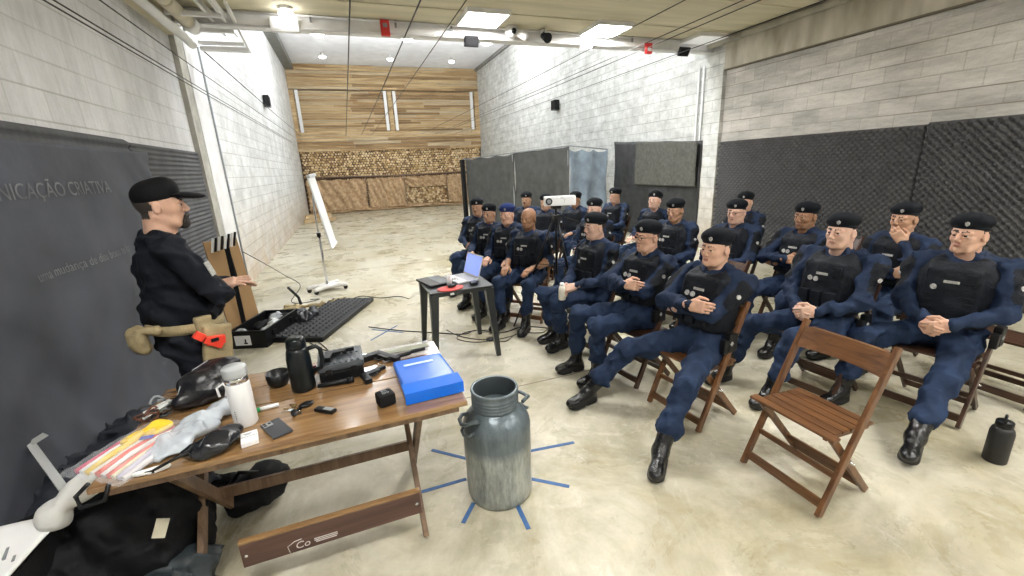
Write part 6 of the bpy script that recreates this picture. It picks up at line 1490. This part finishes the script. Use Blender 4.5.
F = Field(); F.ell(P(0.074, 0, -0.098), (0.032, 0.030, 0.030), RH, 0.015); F.cone(P(0.094, -0.026, -0.066), P(0.086, -0.028, -0.09), 0.009, 0.010, 0.006); F.cone(P(0.094, 0.026, -0.066), P(0.086, 0.028, -0.09), 0.009, 0.010, 0.006)
F.cone(P(0.096, -0.026, -0.060), P(0.101, 0, -0.052), 0.008, 0.008, 0.004); F.cone(P(0.096, 0.026, -0.060), P(0.101, 0, -0.052), 0.008, 0.008, 0.004)
field_obj('goatee', F, 0.0045, [M['hair']], root)
# belt with pouch, leg holster and orange-red training pistol
h = I['hip']; mb = MB()
ring = []
for k in range(29):
    a = 2*math.pi*k/28; ring.append((h[0]+0.012+0.172*math.cos(a), 0.202*math.sin(a), h[2]+0.075))
zb = h[2]+0.075; vs = []; fs = []
for k in range(28):
    a = 2*math.pi*k/28
    for rr_, zz in ((0.0, -0.026), (0.0, 0.026), (0.012, 0.026), (0.012, -0.026)): vs.append((0.012+(0.166+rr_)*math.cos(a), (0.192+rr_)*math.sin(a), zb+zz+0.012*math.cos(a)*-1))
for k in range(28):
    q, q2 = k*4, ((k+1) % 28)*4
    for j in range(4): fs.append((q+j, q+(j+1) % 4, q2+(j+1) % 4, q2+j))
mb.add(vs, [tuple(reversed(f)) for f in fs], 0, True); mb.build('belt', M['khaki'], root)
F = Field(); F.ell((-0.205, -0.06, zb-0.01), (0.045, 0.068, 0.065), None, 0.02); F.ell((-0.20, -0.05, zb-0.07), (0.038, 0.055, 0.045), None, 0.02); F.cone((-0.20, -0.1, zb+0.03), (-0.14, -0.14, zb+0.02), 0.02, None, 0.01)
field_obj('belt_pouch', F, 0.008, [M['khaki']], root, wr=0.01)
F = Field(); F.box((0.085, -0.225, zb-0.10), (0.055, 0.014, 0.09), ry3(0.15), 0.012, 0.01); F.box((0.05, -0.20, zb+0.0), (0.03, 0.012, 0.05), None, 0.01, 0.02); F.cone((0.14, -0.225, zb-0.03), (0.12, -0.225, zb-0.16), 0.022, 0.02, 0.01)
hol = field_obj('leg_holster', F, 0.007, [M['khaki']], root, wr=0.004)
mb = MB(); vs = []; fs = []
hj = h+V3(0.0, -0.10, -0.01)
for k in range(20):
    a = R_(-165+k*8.5)
    for rr_, zz in ((0.108, -0.20), (0.108, -0.165), (0.116, -0.165), (0.116, -0.20)): vs.append((hj[0]+0.0+rr_*math.cos(a), hj[1]+rr_*math.sin(a), hj[2]+zz+0.03*math.cos(a)))
for k in range(19):
    q, q2 = k*4, (k+1)*4
    for j in range(4): fs.append((q+j, q+(j+1) % 4, q2+(j+1) % 4, q2+j))
mb.add(vs, [tuple(reversed(f)) for f in fs], 0, True); mb.build('thigh_strap', M['khaki'], hol)
Mg = Matrix.Translation(root.location) @ Matrix.Rotation(root.rotation_euler.z, 4, 'Z')
g0 = Mg @ Vector((0.045, -0.262, zb-0.055)); org = mat('orange_red_plastic', (0.85, 0.06, 0.03), 0.4)
t = empty('training_pistol', tuple(g0), root.rotation_euler.z, 'orange-red training pistol holstered at the instructor hip', 'pistol')
mb = MB(); mb.box((0.03, 0, -0.01), (0.085, 0.028, 0.045), 0, 0.006, Matrix.Rotation(R_(8), 4, 'Y')); mb.build('slide', org, t)
mb = MB(); mb.bar((-0.02, 0, 0.01), (-0.055, 0, 0.045), 0.028, 0.04, 0, up=(1, 0, 0), bev=0.006); mb.bar((-0.02, 0, 0.0), (0.05, 0, -0.055), 0.026, 0.03, 0, bev=0.005); mb.build('grip', org, t)
mb = MB(); mb.box((0.022, -0.016, -0.008), (0.035, 0.003, 0.018), 0); mb.build('ejection_port', M['black'], t)
el_ = np.asarray(I['hands'][1][2]); sh_ = I['C'](-0.01, -0.185*1.13, 0.875); mid_ = sh_*0.55+el_*0.45
_body = [c for c in root.children if c.name.startswith('body')][0]
mb = MB(); mb.box((0, 0, 0), (0.060, 0.075, 0.005), 0, 0.002, stick(_body, mid_+V3(0.30, -0.26, 0.03), V3(-0.30, 0.26, -0.03), el_*-1+sh_, 0.002)); mb.build('sleeve_patch', M['tape_grey'], root)
